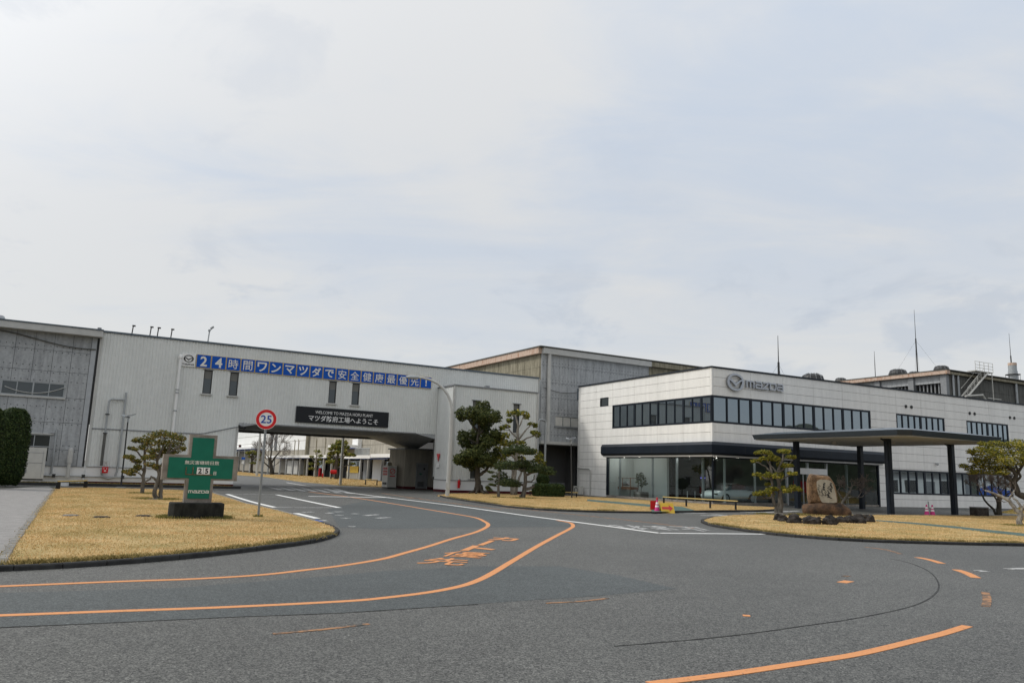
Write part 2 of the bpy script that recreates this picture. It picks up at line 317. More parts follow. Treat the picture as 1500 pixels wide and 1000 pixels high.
# ------------------------------------------------------------------ mesh helpers
class MB:
    def __init__(s): s.v = []; s.f = []
    def add(s, vs, fs):
        n = len(s.v); s.v += [tuple(x) for x in vs]; s.f += [tuple(i+n for i in f) for f in fs]; return s
    def box(s, x0, x1, y0, y1, z0, z1):
        return s.add([(x0,y0,z0),(x1,y0,z0),(x1,y1,z0),(x0,y1,z0),(x0,y0,z1),(x1,y0,z1),(x1,y1,z1),(x0,y1,z1)],
                     [(0,3,2,1),(4,5,6,7),(0,1,5,4),(1,2,6,5),(2,3,7,6),(3,0,4,7)])
    def prism(s, poly, z0, z1, axis='z'):
        n = len(poly)
        mp = {'z': lambda a,b,h:(a,b,h), 'y': lambda a,b,h:(a,h,b), 'x': lambda a,b,h:(h,a,b)}[axis]
        vs = [mp(a,b,z0) for a,b in poly]+[mp(a,b,z1) for a,b in poly]
        fs = [tuple(range(n))[::-1], tuple(range(n,2*n))]+[(i,(i+1)%n,n+(i+1)%n,n+i) for i in range(n)]
        return s.add(vs, fs)
    def tube(s, pts, rad, n=8, caps=True):
        pts = [Vector(p) for p in pts]
        if not isinstance(rad, (list, tuple)): rad = [rad]*len(pts)
        ups = None; base = len(s.v); vs = []
        for i, p in enumerate(pts):
            t = (pts[min(i+1, len(pts)-1)]-pts[max(i-1, 0)]).normalized()
            if ups is None:
                ups = Vector((0,0,1)) if abs(t.z) < 0.9 else Vector((1,0,0))
            a = t.cross(ups)
            if a.length < 1e-6: a = t.orthogonal()
            a.normalize(); b = a.cross(t).normalized(); ups = b
            for k in range(n):
                th = 2*PI*k/n; vs.append(p + (a*math.cos(th)+b*math.sin(th))*rad[i])
        fs = []
        for i in range(len(pts)-1):
            for k in range(n):
                fs.append((i*n+k, i*n+(k+1)%n, (i+1)*n+(k+1)%n, (i+1)*n+k))
        if caps: fs.append(tuple(range(n))[::-1]); fs.append(tuple((len(pts)-1)*n+k for k in range(n)))
        return s.add(vs, fs)
    def lathe(s, prof, n=16, o=(0,0,0)):
        vs = []; fs = []
        for r, z in prof:
            for k in range(n): vs.append((o[0]+r*math.cos(2*PI*k/n), o[1]+r*math.sin(2*PI*k/n), o[2]+z))
        for i in range(len(prof)-1):
            for k in range(n): fs.append((i*n+k, i*n+(k+1)%n, (i+1)*n+(k+1)%n, (i+1)*n+k))
        fs.append(tuple(range(n))[::-1]); fs.append(tuple((len(prof)-1)*n+k for k in range(n)))
        return s.add(vs, fs)
    def disc(s, c, r, y0, y1, n=28, r2=None):
        """flat round plate facing -y (xz plane), optional hole r2"""
        if r2 is None:
            return s.prism([(c[0]+r*math.cos(2*PI*k/n), c[1]+r*math.sin(2*PI*k/n)) for k in range(n)], y0, y1, 'y')
        vs = []; fs = []
        for rr, y in ((r, y0), (r, y1), (r2, y1), (r2, y0)):
            vs += [(c[0]+rr*math.cos(2*PI*k/n), y, c[1]+rr*math.sin(2*PI*k/n)) for k in range(n)]
        for q in range(4):
            for k in range(n): fs.append((q*n+k, q*n+(k+1)%n, ((q+1)%4)*n+(k+1)%n, ((q+1)%4)*n+k))
        return s.add(vs, fs)
    def ribbon(s, pts, w, d0, d1, plane='xy', closed=False):
        """constant-width stroke along 2-D points, thickness d0..d1 along the third axis"""
        P = [Vector((p[0], p[1])) for p in pts]; n = len(P); Lf = []; Rt = []
        for i in range(n):
            a = P[i-1] if (i > 0 or closed) else None; b = P[(i+1) % n] if (i < n-1 or closed) else None
            d1_ = (P[i]-a).normalized() if a is not None else None; d2_ = (b-P[i]).normalized() if b is not None else None
            if d1_ is None: d1_ = d2_
            if d2_ is None: d2_ = d1_
            t = d1_+d2_
            if t.length < 1e-6: t = d1_
            t.normalize(); nn = Vector((-t.y, t.x)); c = max(0.45, nn.dot(Vector((-d1_.y, d1_.x))))
            ww = (w[i] if isinstance(w, (list, tuple)) else w)/2/c
            Lf.append(P[i]+nn*ww); Rt.append(P[i]-nn*ww)
        mp = {'xy': lambda q,h:(q.x,q.y,h), 'xz': lambda q,h:(q.x,h,q.y)}[plane]
        vs = []
        for i in range(n): vs += [mp(Lf[i],d0), mp(Rt[i],d0), mp(Rt[i],d1), mp(Lf[i],d1)]
        fs = []
        rngi = range(n if closed else n-1)
        for i in rngi:
            a, b = i*4, ((i+1) % n)*4
            for k in range(4): fs.append((a+k, a+(k+1)%4, b+(k+1)%4, b+k))
        if not closed: fs += [(0,1,2,3), ((n-1)*4+3,(n-1)*4+2,(n-1)*4+1,(n-1)*4)]
        return s.add(vs, fs)
    def mesh(s, name, m, smooth=False):
        me = bpy.data.meshes.new(name); me.from_pydata(s.v, [], s.f)
        bm = bmesh.new(); bm.from_mesh(me); bmesh.ops.recalc_face_normals(bm, faces=bm.faces); bm.to_mesh(me); bm.free()
        if smooth: me.polygons.foreach_set('use_smooth', [True]*len(me.polygons))
        me.materials.append(m); return me
    def build(s, name, m, parent=None, loc=(0,0,0), rot=(0,0,0), smooth=False):
        o = bpy.data.objects.new(name, s.mesh(name, m, smooth)); COL.objects.link(o); o.parent = parent
        o.location = loc; o.rotation_euler = rot; return o
def tag(o, label=None, cat=None, group=None, kind=None):
    if label: o['label'] = label
    if cat: o['category'] = cat
    if group: o['group'] = group
    if kind: o['kind'] = kind
    return o
def thing(name, label, cat, loc=(0,0,0), rz=0.0, group=None):
    o = bpy.data.objects.new(name, None); COL.objects.link(o); o.location = loc; o.rotation_euler = (0,0,rz); o.empty_display_size = 0.3
    return tag(o, label, cat, group)
def struct(o): o['kind'] = 'structure'; return o
def copy_tree(o, parent=None):
    c = o.copy(); COL.objects.link(c); c.parent = parent
    for ch in list(o.children): copy_tree(ch, c)
    return c
_unit = {}
def block(name, m, parent, x0, x1, y0, y1, z0, z1):
    """a box-shaped piece that shares one mesh with its likes"""
    if m.name not in _unit: _unit[m.name] = MB().box(-.5,.5,-.5,.5,-.5,.5).mesh('piece_'+m.name, m)
    o = bpy.data.objects.new(name, _unit[m.name]); COL.objects.link(o); o.parent = parent
    o.location = ((x0+x1)/2,(y0+y1)/2,(z0+z1)/2); o.scale = (abs(x1-x0),abs(y1-y0),abs(z1-z0)); return o
def cut_rects(rects, holes):
    for h in holes:
        nxt = []
        for a0,a1,z0,z1 in rects:
            b0,b1,w0,w1 = max(a0,h[0]),min(a1,h[1]),max(z0,h[2]),min(z1,h[3])
            if b0 >= b1 or w0 >= w1: nxt.append((a0,a1,z0,z1)); continue
            if w1 < z1: nxt.append((a0,a1,w1,z1))
            if w0 > z0: nxt.append((a0,a1,z0,w0))
            if b0 > a0: nxt.append((a0,b0,w0,w1))
            if b1 < a1: nxt.append((b1,a1,w0,w1))
        rects = nxt
    return [r for r in rects if r[1]-r[0] > 0.012 and r[3]-r[2] > 0.012]
def sbox(mb, side, a0, a1, d0, d1, z0, z1):
    return mb.box(a0,a1,d0,d1,z0,z1) if side == 'front' else mb.box(d0,d1,a0,a1,z0,z1)
def sblock(name, m, par, side, a0, a1, d0, d1, z0, z1):
    return block(name, m, par, a0,a1,d0,d1,z0,z1) if side == 'front' else block(name, m, par, d0,d1,a0,a1,z0,z1)
def panels(par, m, side, aj, zj, holes, d0, d1, gap=0.022, name='wall_panel'):
    for i in range(len(aj)-1):
        for j in range(len(zj)-1):
            for a0,a1,z0,z1 in cut_rects([(aj[i]+gap/2, aj[i+1]-gap/2, zj[j]+gap/2, zj[j+1]-gap/2)], holes):
                sblock(name, m, par, side, a0,a1,d0,d1,z0,z1)
def backing(par, m, side, a0, a1, z0, z1, holes, d0, d1, name='wall'):
    mb = MB()
    for r in cut_rects([(a0,a1,z0,z1)], holes): sbox(mb, side, r[0],r[1],d0,d1,r[2],r[3])
    return mb.build(name, m, par)
def corrugated(par, m, side, a0, a1, z0, z1, holes, d=0.0, pitch=0.2, depth=0.024, name='corrugated_siding'):
    mb = MB()
    for r0,r1,w0,w1 in cut_rects([(a0,a1,z0,z1)], holes):
        prof = []; k0 = math.floor(r0/pitch); a = k0*pitch
        while a < r1:
            for da, dd in ((0,0),(0.11,0),(0.135,depth),(0.175,depth)):
                if r0 < a+da < r1: prof.append((a+da, d+dd))
            a += pitch
        prof = [(r0, d)]+prof+[(r1, d)]
        vs = []; fs = []
        for q,dd in prof:
            for z in (w0,w1): vs.append((q,dd,z) if side == 'front' else (dd,q,z))
        for i in range(len(prof)-1): fs.append((2*i,2*i+2,2*i+3,2*i+1))
        mb.add(vs, fs)
    return mb.build(name, m, par)
def window(par, side, a0, a1, z0, z1, thin, thick, glass, fm, d=0.0, fw=0.09, tw=0.05, kw=0.12, rows=(), depth=0.07, name='window', reveal=0.05):
    """frame (one part) with every pane a sub-part"""
    mb = MB(); f0, f1 = d-0.012, d+depth
    sbox(mb, side, a0,a1,f0,f1,z0,z0+fw); sbox(mb, side, a0,a1,f0,f1,z1-fw,z1)
    sbox(mb, side, a0,a0+fw,f0,f1,z0+fw,z1-fw); sbox(mb, side, a1-fw,a1,f0,f1,z0+fw,z1-fw)
    cuts = sorted([(t,tw) for t in thin]+[(t,kw) for t in thick])
    for t,w in cuts: sbox(mb, side, t-w/2,t+w/2,f0+0.003,f1,z0+fw,z1-fw)
    ed = [(a0+fw,)] ; lo = a0+fw; spans = []
    for t,w in cuts: spans.append((lo, t-w/2)); lo = t+w/2
    spans.append((lo, a1-fw))
    zs = [z0+fw]+list(rows)+[z1-fw]
    for q in rows: 
        for s0,s1 in spans: sbox(mb, side, s0,s1,f0+0.006,f1,q-tw/2,q+tw/2)
    fr = mb.build(name, fm, par)
    for s0,s1 in spans:
        for i in range(len(zs)-1):
            q0 = zs[i]+(tw/2 if i else 0); q1 = zs[i+1]-(tw/2 if i < len(zs)-2 else 0)
            sblock('pane', glass, fr, side, s0,s1,d+reveal-0.006,d+reveal+0.006,q0,q1)
    return fr
# lettering: all glyph meshes are made once, before the scene fills up
GL = {}
def make_glyphs(specs):
    tmp = []
    for key, body, off in specs:
        c = bpy.data.curves.new('lettering', 'FONT'); c.body = body; c.offset = off; c.extrude = 0.02; c.resolution_u = 3
        o = bpy.data.objects.new('lettering', c); COL.objects.link(o); tmp.append((key, o, c))
    dg = bpy.context.evaluated_depsgraph_get()
    for key, o, c in tmp:
        me = bpy.data.meshes.new_from_object(o.evaluated_get(dg)); n = len(me.vertices)
        co = np.empty(n*3); me.vertices.foreach_get('co', co); co = co.reshape(-1,3)
        lo, hi = co.min(0), co.max(0); co -= (lo+hi)/2; me.vertices.foreach_set('co', co.ravel()); me.update()
        GL[key] = (me, hi-lo)
    for key, o, c in tmp: bpy.data.objects.remove(o); bpy.data.curves.remove(c)
BANNER = '24時間ワンマツダで安全健康最優先！'
specs = [('b%d' % i, ch, 0.022 if ch in '24ワンマツダで！' else 0.005) for i, ch in enumerate(BANNER)]
specs += [('welcome', 'WELCOME TO MAZDA HOFU PLANT', -0.004), ('welcome_jp', 'マツダ防府工場へようこそ', 0.008), ('days', '無災害継続日数', 0.006), ('nichi', '日', 0.015),
          ('2', '2', 0.03), ('5', '5', 0.03), ('25', '25', 0.012), ('saki', '先', 0.006), ('yuu', '優', 0.003), ('to', 'ト', 0.03), ('ka', 'カ', 0.03),
          ('stop', '止まれ', 0.02), ('poem1', '風光', 0.0), ('poem2', '希望の', 0.0), ('poem3', '道', 0.0), ('no', '止', 0.02)]
make_glyphs(specs)
def letter(key, m, par, loc, rot, h=None, w=None, name='lettering', depth=None):
    me, dim = GL[key]; me = me.copy(); me.materials.clear(); me.materials.append(m)
    o = bpy.data.objects.new(name, me); COL.objects.link(o); o.parent = par; o.location = loc; o.rotation_euler = rot
    s = (h/dim[1]) if h else (w/dim[0]); sx = w/dim[0] if w else s; sy = h/dim[1] if h else s
    o.scale = (sx, sy, depth/0.04 if depth else s); return o
FR = (PI/2, 0, 0)
def wordmark(mb, x0, z0, h, d0, d1, w=0.17):
    """the five stylised letters of the maker's wordmark as strokes; returns the width"""
    k = h; sw = w*h
    def st(pts): mb.ribbon([(x0+px*k, z0+pz*k) for px,pz in pts], sw, d0, d1, 'xz')
    o = 0.0
    for pts in ([(0,0),(0,.91),(1.15,.91),(1.3,.76),(1.3,0)], [(.65,.86),(.65,0)]): st([(o+a,b) for a,b in pts])
    o = 1.68
    A = ([(.05,.91),(.93,.91),(1.08,.76),(1.08,0)], [(1.0,.09),(.12,.09),(0,.2),(0,.42),(.12,.52),(1.0,.52)])
    for pts in A: st([(o+a,b) for a,b in pts])
    o = 3.0
    for pts in ([(.05,.91),(1.1,.91)], [(1.28,1.0),(-.1,.0)], [(.1,.09),(1.1,.09)]): st([(o+a,b) for a,b in pts])
    o = 4.42
    st([(o+a,b) for a,b in [(0,0.0),(0,.91),(.95,.91),(1.1,.76),(1.1,.24),(.95,.09),(.09,.09)]])
    o = 5.82
    for pts in A: st([(o+a,b) for a,b in pts])
    return 6.95*k
def emblem(mb, cx, cz, rx, rz, d0, d1, w):
    n = 40
    mb.ribbon([(cx+rx*math.cos(2*PI*k/n), cz+rz*math.sin(2*PI*k/n)) for k in range(n)], w, d0, d1, 'xz', closed=True)
    mb.ribbon([(cx-.93*rx,cz+.32*rz),(cx-.6*rx,cz+.22*rz),(cx-.2*rx,cz-.12*rz),(cx,cz-.36*rz),(cx+.2*rx,cz-.12*rz),(cx+.6*rx,cz+.22*rz),(cx+.93*rx,cz+.32*rz)],
              [w*.8,w*.9,w*1.1,w*1.2,w*1.1,w*.9,w*.8], d0-0.004, d1, 'xz')
    mb.ribbon([(cx-.93*rx,cz+.32*rz),(cx-.82*rx,cz-.2*rz),(cx-.62*rx,cz-.62*rz)], w*.55, d0-0.002, d1, 'xz')
    mb.ribbon([(cx+.93*rx,cz+.32*rz),(cx+.82*rx,cz-.2*rz),(cx+.62*rx,cz-.62*rz)], w*.55, d0-0.002, d1, 'xz')

# ================================================================== GROUND
def flat(name, poly, m, z, kind='structure'):
    mb = MB(); bm = bmesh.new(); vs = [bm.verts.new((p[0], p[1], z)) for p in poly]; f = bm.faces.new(vs)
    bm.normal_update()
    if f.normal.z < 0: f.normal_flip()
    bmesh.ops.triangulate(bm, faces=bm.faces[:]); me = bpy.data.meshes.new(name); bm.to_mesh(me); bm.free(); me.materials.append(m)
    o = bpy.data.objects.new(name, me); COL.objects.link(o); o['kind'] = kind; return o
def ground_pts(pix, z=0.0): return [at(x, y, z).to_2d() for x, y in pix]
def smooth_line(P, n=6):
    P = [Vector((p[0], p[1])) for p in P]; out = []
    for i in range(len(P)-1):
        p0, p1, p2, p3 = P[max(i-1,0)], P[i], P[i+1], P[min(i+2,len(P)-1)]
        for k in range(n):
            t = k/n; out.append(0.5*((2*p1)+(-p0+p2)*t+(2*p0-5*p1+4*p2-p3)*t*t+(-p0+3*p1-3*p2+p3)*t**3))
    out.append(P[-1]); return out
g = MB().add([(-1500,-1500,0),(1500,-1500,0),(1500,1500,0),(-1500,1500,0)], [(0,1,2,3)]).build('road', M['asphalt']); struct(g)
# smoother resurfaced strips
flat('road_resurfacing', ground_pts([(-120,880),(0,868),(250,861),(450,846),(560,836),(700,829),(820,829),(905,842),(992,862),(880,872),(640,888),(500,897),(340,903),(170,911),(0,918),(-120,925)]), M['asphalt_new'], 0.002)
flat('road_resurfacing', ground_pts([(560,774.5),(700,772),(840,771.2),(848,766),(760,752),(640,735),(560,728),(480,745),(497,772)]), M['asphalt_new'], 0.002)
def marking(pix, w, m, z=0.005, sm=5, name='road_marking'):
    P = smooth_line(ground_pts(pix), sm) if sm else ground_pts(pix)
    mb = MB(); n = len(P); ws = [w[0]+(w[1]-w[0])*i/(n-1) if isinstance(w, tuple) else w for i in range(n)]
    mb.ribbon([(p.x, p.y) for p in P], ws, -0.01, z); return struct(mb.build(name, m))
marking([(453,720),(512.6,727.6),(583,738.6),(616.7,744.2),(662,751.7),(696,757.8),(709.7,763.5),(715,767.6),(712,772.1),(696,779.4),(662,788.9),(628,799.8),(594,809.3),(560,818.4),(500,828.3),(450,834.3),(383,841.7),(283,847.7),(167,851.7),(0,858.5),(-90,861)], 0.125, M['orange'])
marking([(816,761.7),(830,764.2),(837,766.2),(839.5,769.8),(835.5,773.7),(816,783.9),(786.8,799.8),(752.7,820.2),(718.7,840.6),(696,851.4),(673,858.7),(628,867.3),(560,875.7),(500,880.7),(333,889),(167,895),(0,901.2),(-90,903.5)], 0.125, M['orange'])
marking([(420,706.5),(495,718.8),(561,727.6),(660,739.6),(764,754),(841,764),(900,771.6),(933,776.2),(966,780.5)], 0.16, M['white_line'], 0.008, 3)
marking([(966,780.5),(1011,781),(1126,782)], 0.2, M['white_line'], 0.008, 0)
marking([(560,722),(596,727.7),(734.6,746)], 0.14, M['orange_faint'], 0.005, 2)
marking([(734.6,743),(798,748.5),(900,759.4),(959,766),(1018,773.5)], 0.13, M['orange_faint'], 0.005, 2)
marking([(332.7,723.4),(366,733.8),(403,742.8)], 0.2, M['white_line'])
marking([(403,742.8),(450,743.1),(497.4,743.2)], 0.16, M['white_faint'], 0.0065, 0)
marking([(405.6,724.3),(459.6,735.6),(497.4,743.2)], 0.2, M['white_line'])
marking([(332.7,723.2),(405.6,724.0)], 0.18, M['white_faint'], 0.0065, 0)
marking([(452.4,726.6),(571,728.4)], 0.38, M['white_line'], 0.0065, 0)
marking([(433.5,751.4),(465,759)], 0.2, M['white_line'], 0.0065, 0)
marking([(472,761.5),(477,762.8)], 0.18, M['white_faint'], 0.0065, 0)
for a in ([(444,750),(458,749.4)],[(480,751.5),(486,750.8)],[(489,749.5),(501,749)],[(494,754.5),(500,754)],[(517,752.3),(523,752)],[(535,755),(554,753.2)],[(503,759),(510,758.5)],[(553,758.6),(570,757.5)],[(509,770.6),(520,771)]):
    marking(a, 0.22, M['white_faint'], 0.0065, 0)
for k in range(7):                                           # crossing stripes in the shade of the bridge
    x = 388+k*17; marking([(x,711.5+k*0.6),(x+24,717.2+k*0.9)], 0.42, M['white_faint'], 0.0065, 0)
marking([(952,1001),(1060,988),(1180,970),(1260,957),(1340,938),(1380,928),(1417,916.5)], 0.115, M['orange'])
for a, w, mm in (([(1443,867),(1446,877),(1444,888)], 0.11, 'orange_faint'), ([(1401,834),(1416,839),(1430,846)], 0.16, 'orange'), ([(1344,816),(1362,819.5),(1380,825)], 0.15, 'orange'),
                 ([(1268,801),(1296,804.5),(1320,811)], 0.09, 'orange_faint'), ([(1233,853),(1244,850.6)], 0.16, 'orange'), ([(1088,901),(1099,901.8)], 0.1, 'orange'), ([(400,928),(470,922),(540,913.5)], 0.06, 'orange_faint'),
                 ([(800,883),(850,880.5),(890,876)], 0.05, 'orange_faint'), ([(596,728.5),(615,730)], 0.3, 'orange_faint'), ([(1236,844),(1242,843)], 0.1, 'orange_faint')):
    marking(a, w, M[mm], 0.005, 3)
marking([(1432,835.2),(1444,837)], 0.22, M['white_faint'], 0.0065, 0); marking([(1477,833),(1520,832)], 0.2, M['white_faint'], 0.0065, 0)
for a in ([(992,750.7),(1035,751.2)],[(1028,754.5),(1060,755)],[(1045,753),(1089,757)]): marking(a, 0.3, M['white_faint'], 0.0065, 0)
marking([(1040,749),(1120,750),(1170,748)], 0.14, M['white_line'], 0.0065, 0)
marking([(900,946),(1060,932),(1180,916),(1260,904),(1340,886),(1371,868),(1374,852),(1360,836),(1332,824),(1304,818)], 0.024, M['asphalt_crack'], 0.004, 6, 'road_crack')
marking([(0,919),(170,911.5),(340,903.5),(500,897.5),(640,888.5),(700,885)], 0.018, M['asphalt_crack'], 0.004, 3, 'road_crack')
# lettering painted on the lane
LT = thing('lane_lettering', 'orange painted characters reading down the curving lane between the two orange lines', 'road lettering', (-0.6,16.6,0), 0)
LT['kind'] = 'structure'
del LT['category']
for key, x, y, w, h in (('saki',-1.03,13.98,0.80,1.02),('yuu',-0.76,15.24,0.84,1.02),('to',-0.50,16.5,0.62,1.15),('ka',-0.03,19.05,0.66,0.95)):
    letter(key, M['orange'], LT, (x+0.6,y-16.6,0.006), (0,0,-0.17), h, w, 'road_character', 0.004)
MB().ribbon([(0.29,1.85),(0.06,0.64)], 0.13, 0.003, 0.008).build('road_character', M['orange'], LT)
ST = letter('stop', M['white_faint'], None, (4.95,25.2,0.006), (0,0,PI+0.12), 2.1, 3.1, 'road_lettering', 0.004); ST['kind'] = 'structure'

# ------------------------------------------------------------------ lawns with their kerbs
def lawn(pix, z=0.07, name='lawn', mound=0.0):
    P = ground_pts(pix); xs = [p.x for p in P]; ys = [p.y for p in P]
    bm = bmesh.new(); vs = [bm.verts.new((p.x, p.y, z)) for p in P]; f = bm.faces.new(vs); bm.normal_update()
    if f.normal.z < 0: f.normal_flip()
    r = bmesh.ops.extrude_face_region(bm, geom=[f]); low = [e for e in r['geom'] if isinstance(e, bmesh.types.BMVert)]
    for v in low: v.co.z = 0.001
    bmesh.ops.triangulate(bm, faces=bm.faces[:]); me = bpy.data.meshes.new(name); bm.to_mesh(me); bm.free(); me.materials.append(M['soil'])
    o = bpy.data.objects.new(name, me); COL.objects.link(o); o['kind'] = 'structure'; return P
def inside(P, X, Y):
    res = np.zeros(len(X), bool); n = len(P)
    for i in range(n):
        x1,y1,x2,y2 = P[i].x,P[i].y,P[(i+1)%n].x,P[(i+1)%n].y
        c = ((y1 > Y) != (y2 > Y)) & (X < (x2-x1)*(Y-y1)/(y2-y1+1e-12)+x1); res ^= c
    return res
def np_mesh(name, V, Fc, m, parent=None, kind=None):
    me = bpy.data.meshes.new(name); k = Fc.shape[1]
    me.vertices.add(len(V)); me.vertices.foreach_set('co', V.astype(np.float32).ravel())
    me.loops.add(Fc.size); me.loops.foreach_set('vertex_index', Fc.astype(np.int32).ravel())
    me.polygons.add(len(Fc)); me.polygons.foreach_set('loop_start', np.arange(0, Fc.size, k, dtype=np.int32))
    me.update(calc_edges=True); me.materials.append(m)
    o = bpy.data.objects.new(name, me); COL.objects.link(o); o.parent = parent
    if kind: o['kind'] = kind
    return o
def grass(P, n, z=0.065, hmin=0.015, hmax=0.042, wid=0.011, m='blade', clip=None):
    xs = [p.x for p in P]; ys = [p.y for p in P]
    X = rng.uniform(min(xs), max(xs), n*3); Y = rng.uniform(min(ys), max(ys), n*3)
    k = inside(P, X, Y)
    # patchy growth
    k &= (rng.random(len(X)) < 0.62+0.38*np.sin(X*1.7+np.sin(Y*1.3)*1.5)*np.sin(Y*1.1+np.cos(X*0.9)))
    if clip is not None: k &= clip(X, Y)
    X = X[k][:n]; Y = Y[k][:n]; n = len(X)
    a = rng.uniform(0, 2*PI, n); h = rng.uniform(hmin, hmax, n); w = wid*rng.uniform(.7, 1.4, n); l = rng.uniform(-.8, .8, (n, 2))*h[:, None]
    V = np.zeros((n, 3, 3)); dx, dy = np.cos(a)*w, np.sin(a)*w
    V[:,0] = np.stack([X-dx, Y-dy, np.full(n, z)], 1); V[:,1] = np.stack([X+dx, Y+dy, np.full(n, z)], 1); V[:,2] = np.stack([X+l[:,0], Y+l[:,1], z+h], 1)
    return np_mesh('grass', V.reshape(-1,3), np.arange(n*3).reshape(-1,3), M[m], None, 'stuff')
def kerb(pix, m, z=0.10, w=0.13, stone=None, z0=0.0, name='kerb_stone', closed=False, sm=4, off=0.0):
    P = smooth_line(ground_pts(pix), sm)
    if stone is None:
        mb = MB(); mb.ribbon([(p.x, p.y) for p in P], w, z0-0.02, z); return struct(mb.build('kerb', m))
    root = thing('kerb', None, None, (0,0,0)); root['kind'] = 'structure'
    # walk the line, one stone at a time
    L = [0.0]
    for i in range(len(P)-1): L.append(L[-1]+(P[i+1]-P[i]).length)
    def pt(s):
        for i in range(len(P)-1):
            if L[i+1] >= s: return P[i].lerp(P[i+1], (s-L[i])/(L[i+1]-L[i]+1e-9))
        return P[-1]
    sh = MB().add([(-.5,-.5,-.5),(.5,-.5,-.5),(.5,.5,-.5),(-.5,.5,-.5),(-.5,-.36,.5),(.5,-.36,.5),(.5,.36,.5),(-.5,.36,.5),(-.5,-.5,.3),(.5,-.5,.3),(.5,.5,.3),(-.5,.5,.3)],
                  [(0,3,2,1),(4,5,6,7),(0,1,9,8),(8,9,5,4),(2,3,11,10),(10,11,7,6),(1,2,10,9),(9,10,6,5),(3,0,8,11),(11,8,4,7)]).mesh(name, m)
    s = 0.0
    while s < L[-1]-0.05:
        e = min(s+stone, L[-1]); a, b = pt(s), pt(e); d = b-a
        o = bpy.data.objects.new(name, sh); COL.objects.link(o); o.parent = root; c = (a+b)/2
        o.location = (c.x+random.uniform(-.006,.006), c.y+random.uniform(-.006,.006), (z+z0-0.02)/2+random.uniform(-.006,.004)); o.rotation_euler = (0,0,math.atan2(d.y,d.x)); o.scale = (d.length-0.006, w, z-z0+0.02)
        s = e
    return root
LP = lawn([(2,832),(100,828.5),(200,821.5),(300,812.5),(400,800.5),(450,793.5),(480,786.5),(492,781),(488,776),(470,769),(440,760.5),(416,753),(380,744),(358,739.5),(337,732),(308,723),(266,719.5),(202,717.3),(128,715.5),(86,716),(78,719),(32,781)])
kerb([(-140,841),(0,836),(100,831),(200,824),(300,815),(400,803),(450,796),(481,788.5),(493.5,781.5),(489,775),(470,768)], M['kerb'], 0.08, 0.12, 0.6)
kerb([(470,768),(440,759.5),(416,752),(380,743),(358,738.5),(337,731),(308,722)], M['kerb_light'], 0.075, 0.12, None)
kerb([(86,715.5),(128,715),(202,716.5),(266,718.5),(308,721.5)], M['kerb_light'], 0.075, 0.12, None)
LW = ground_pts([(2,831),(34,783),(80,717.5),(70,713),(20,716),(-160,730),(-300,800),(-140,840)])
flat('paved_path', LW, M['paver'], 0.045)
kerb([(0,833),(32,782.5),(79,718)], M['kerb_light'], 0.085, 0.14, 0.6, name='edging_stone')
grass(LP, 170000); 
for pp__ in ([(462,765.2),(472,767.6)],[(899,749.3),(912,749.6)]): marking(pp__, 0.05, M['blue'], 0.082, 0, 'kerb_paint')
# belt of grass and a kerb along the foot of the left-hand buildings, across the service road
flat('grass_strip', [B(-50,-2.6).to_2d(), B(-15.2,-2.6).to_2d(), B(-15.2,-0.1).to_2d(), B(-50,-0.1).to_2d()], M['soil'], 0.10)
SP = [B(-36,-2.5).to_2d(), B(-15.3,-2.5).to_2d(), B(-15.3,-0.1).to_2d(), B(-36,-0.1).to_2d()]
grass(SP, 16000, 0.10, 0.03, 0.09, 0.02, 'blade_green')
kb = MB(); pp = [B(-50,-2.72), B(-15.0,-2.72)]; kb.ribbon([(p.x,p.y) for p in pp], 0.16, -0.02, 0.16); struct(kb.build('kerb', M['kerb']))
# middle lawn in front of the tower and the showroom
MP = lawn([(641,726.5),(658,729.5),(684,733.5),(716,738),(748,742.5),(796,746.5),(860,749),(903,750),(957,750.5),(985,750),(1048,749),(1110,748.5),(1140,747),(1140,744.5),(1044,739.9),(890,730),(846,728),(786,725.6),(700,723.2),(660,724.2)])
kerb([(641,726),(658,730),(684,734.2),(716,738.7),(748,743.2),(796,747.2),(860,749.8),(903,750.8),(957,751.2)], M['kerb'], 0.08, 0.12, 0.6)
kerb([(985,751),(1048,749.8),(1110,749.2),(1142,747.5)], M['kerb'], 0.10, 0.13, None)
MPclip = [ground_pts([(860,732.6),(957,740.8),(1000,744),(1020,750),(955,752),(952,744),(860,735.4)])]
flat('footpath', MPclip[0], M['green_path'], 0.078)
grass(MP, 90000, clip=lambda X, Y: ~inside(MPclip[0], X, Y))
# lawn with the inscribed stone
RP = lawn([(1030,764.5),(1045,759),(1075,756.5),(1120,755.4),(1170,753.6),(1260,755.8),(1400,756.5),(1520,757),(1640,760),(1640,801),(1500,798.5),(1400,796.5),(1260,792),(1180,787),(1124,781.6),(1080,775.6),(1045,770)])
kerb([(1045,759),(1031,763),(1030,765.5),(1045,770.8),(1080,776.4),(1124,782.4),(1180,787.8),(1260,793),(1400,797.5),(1500,799.5),(1640,802)], M['kerb'], 0.08, 0.12, 0.6)
kerb([(1075,756),(1120,754.8),(1170,753),(1260,755.2),(1400,755.9),(1520,756.4)], M['kerb_light'], 0.085, 0.12, None)
RC = ground_pts([(1283,763.8),(1330,766.8),(1400,773.2),(1460,779.8),(1520,786),(1620,796),(1620,801),(1520,790.5),(1460,783.8),(1400,776.4),(1330,769.2),(1283,765.4)])
flat('footpath', RC, M['green_path'], 0.078)
grass(RP, 150000, clip=lambda X, Y: ~inside(RC, X, Y))
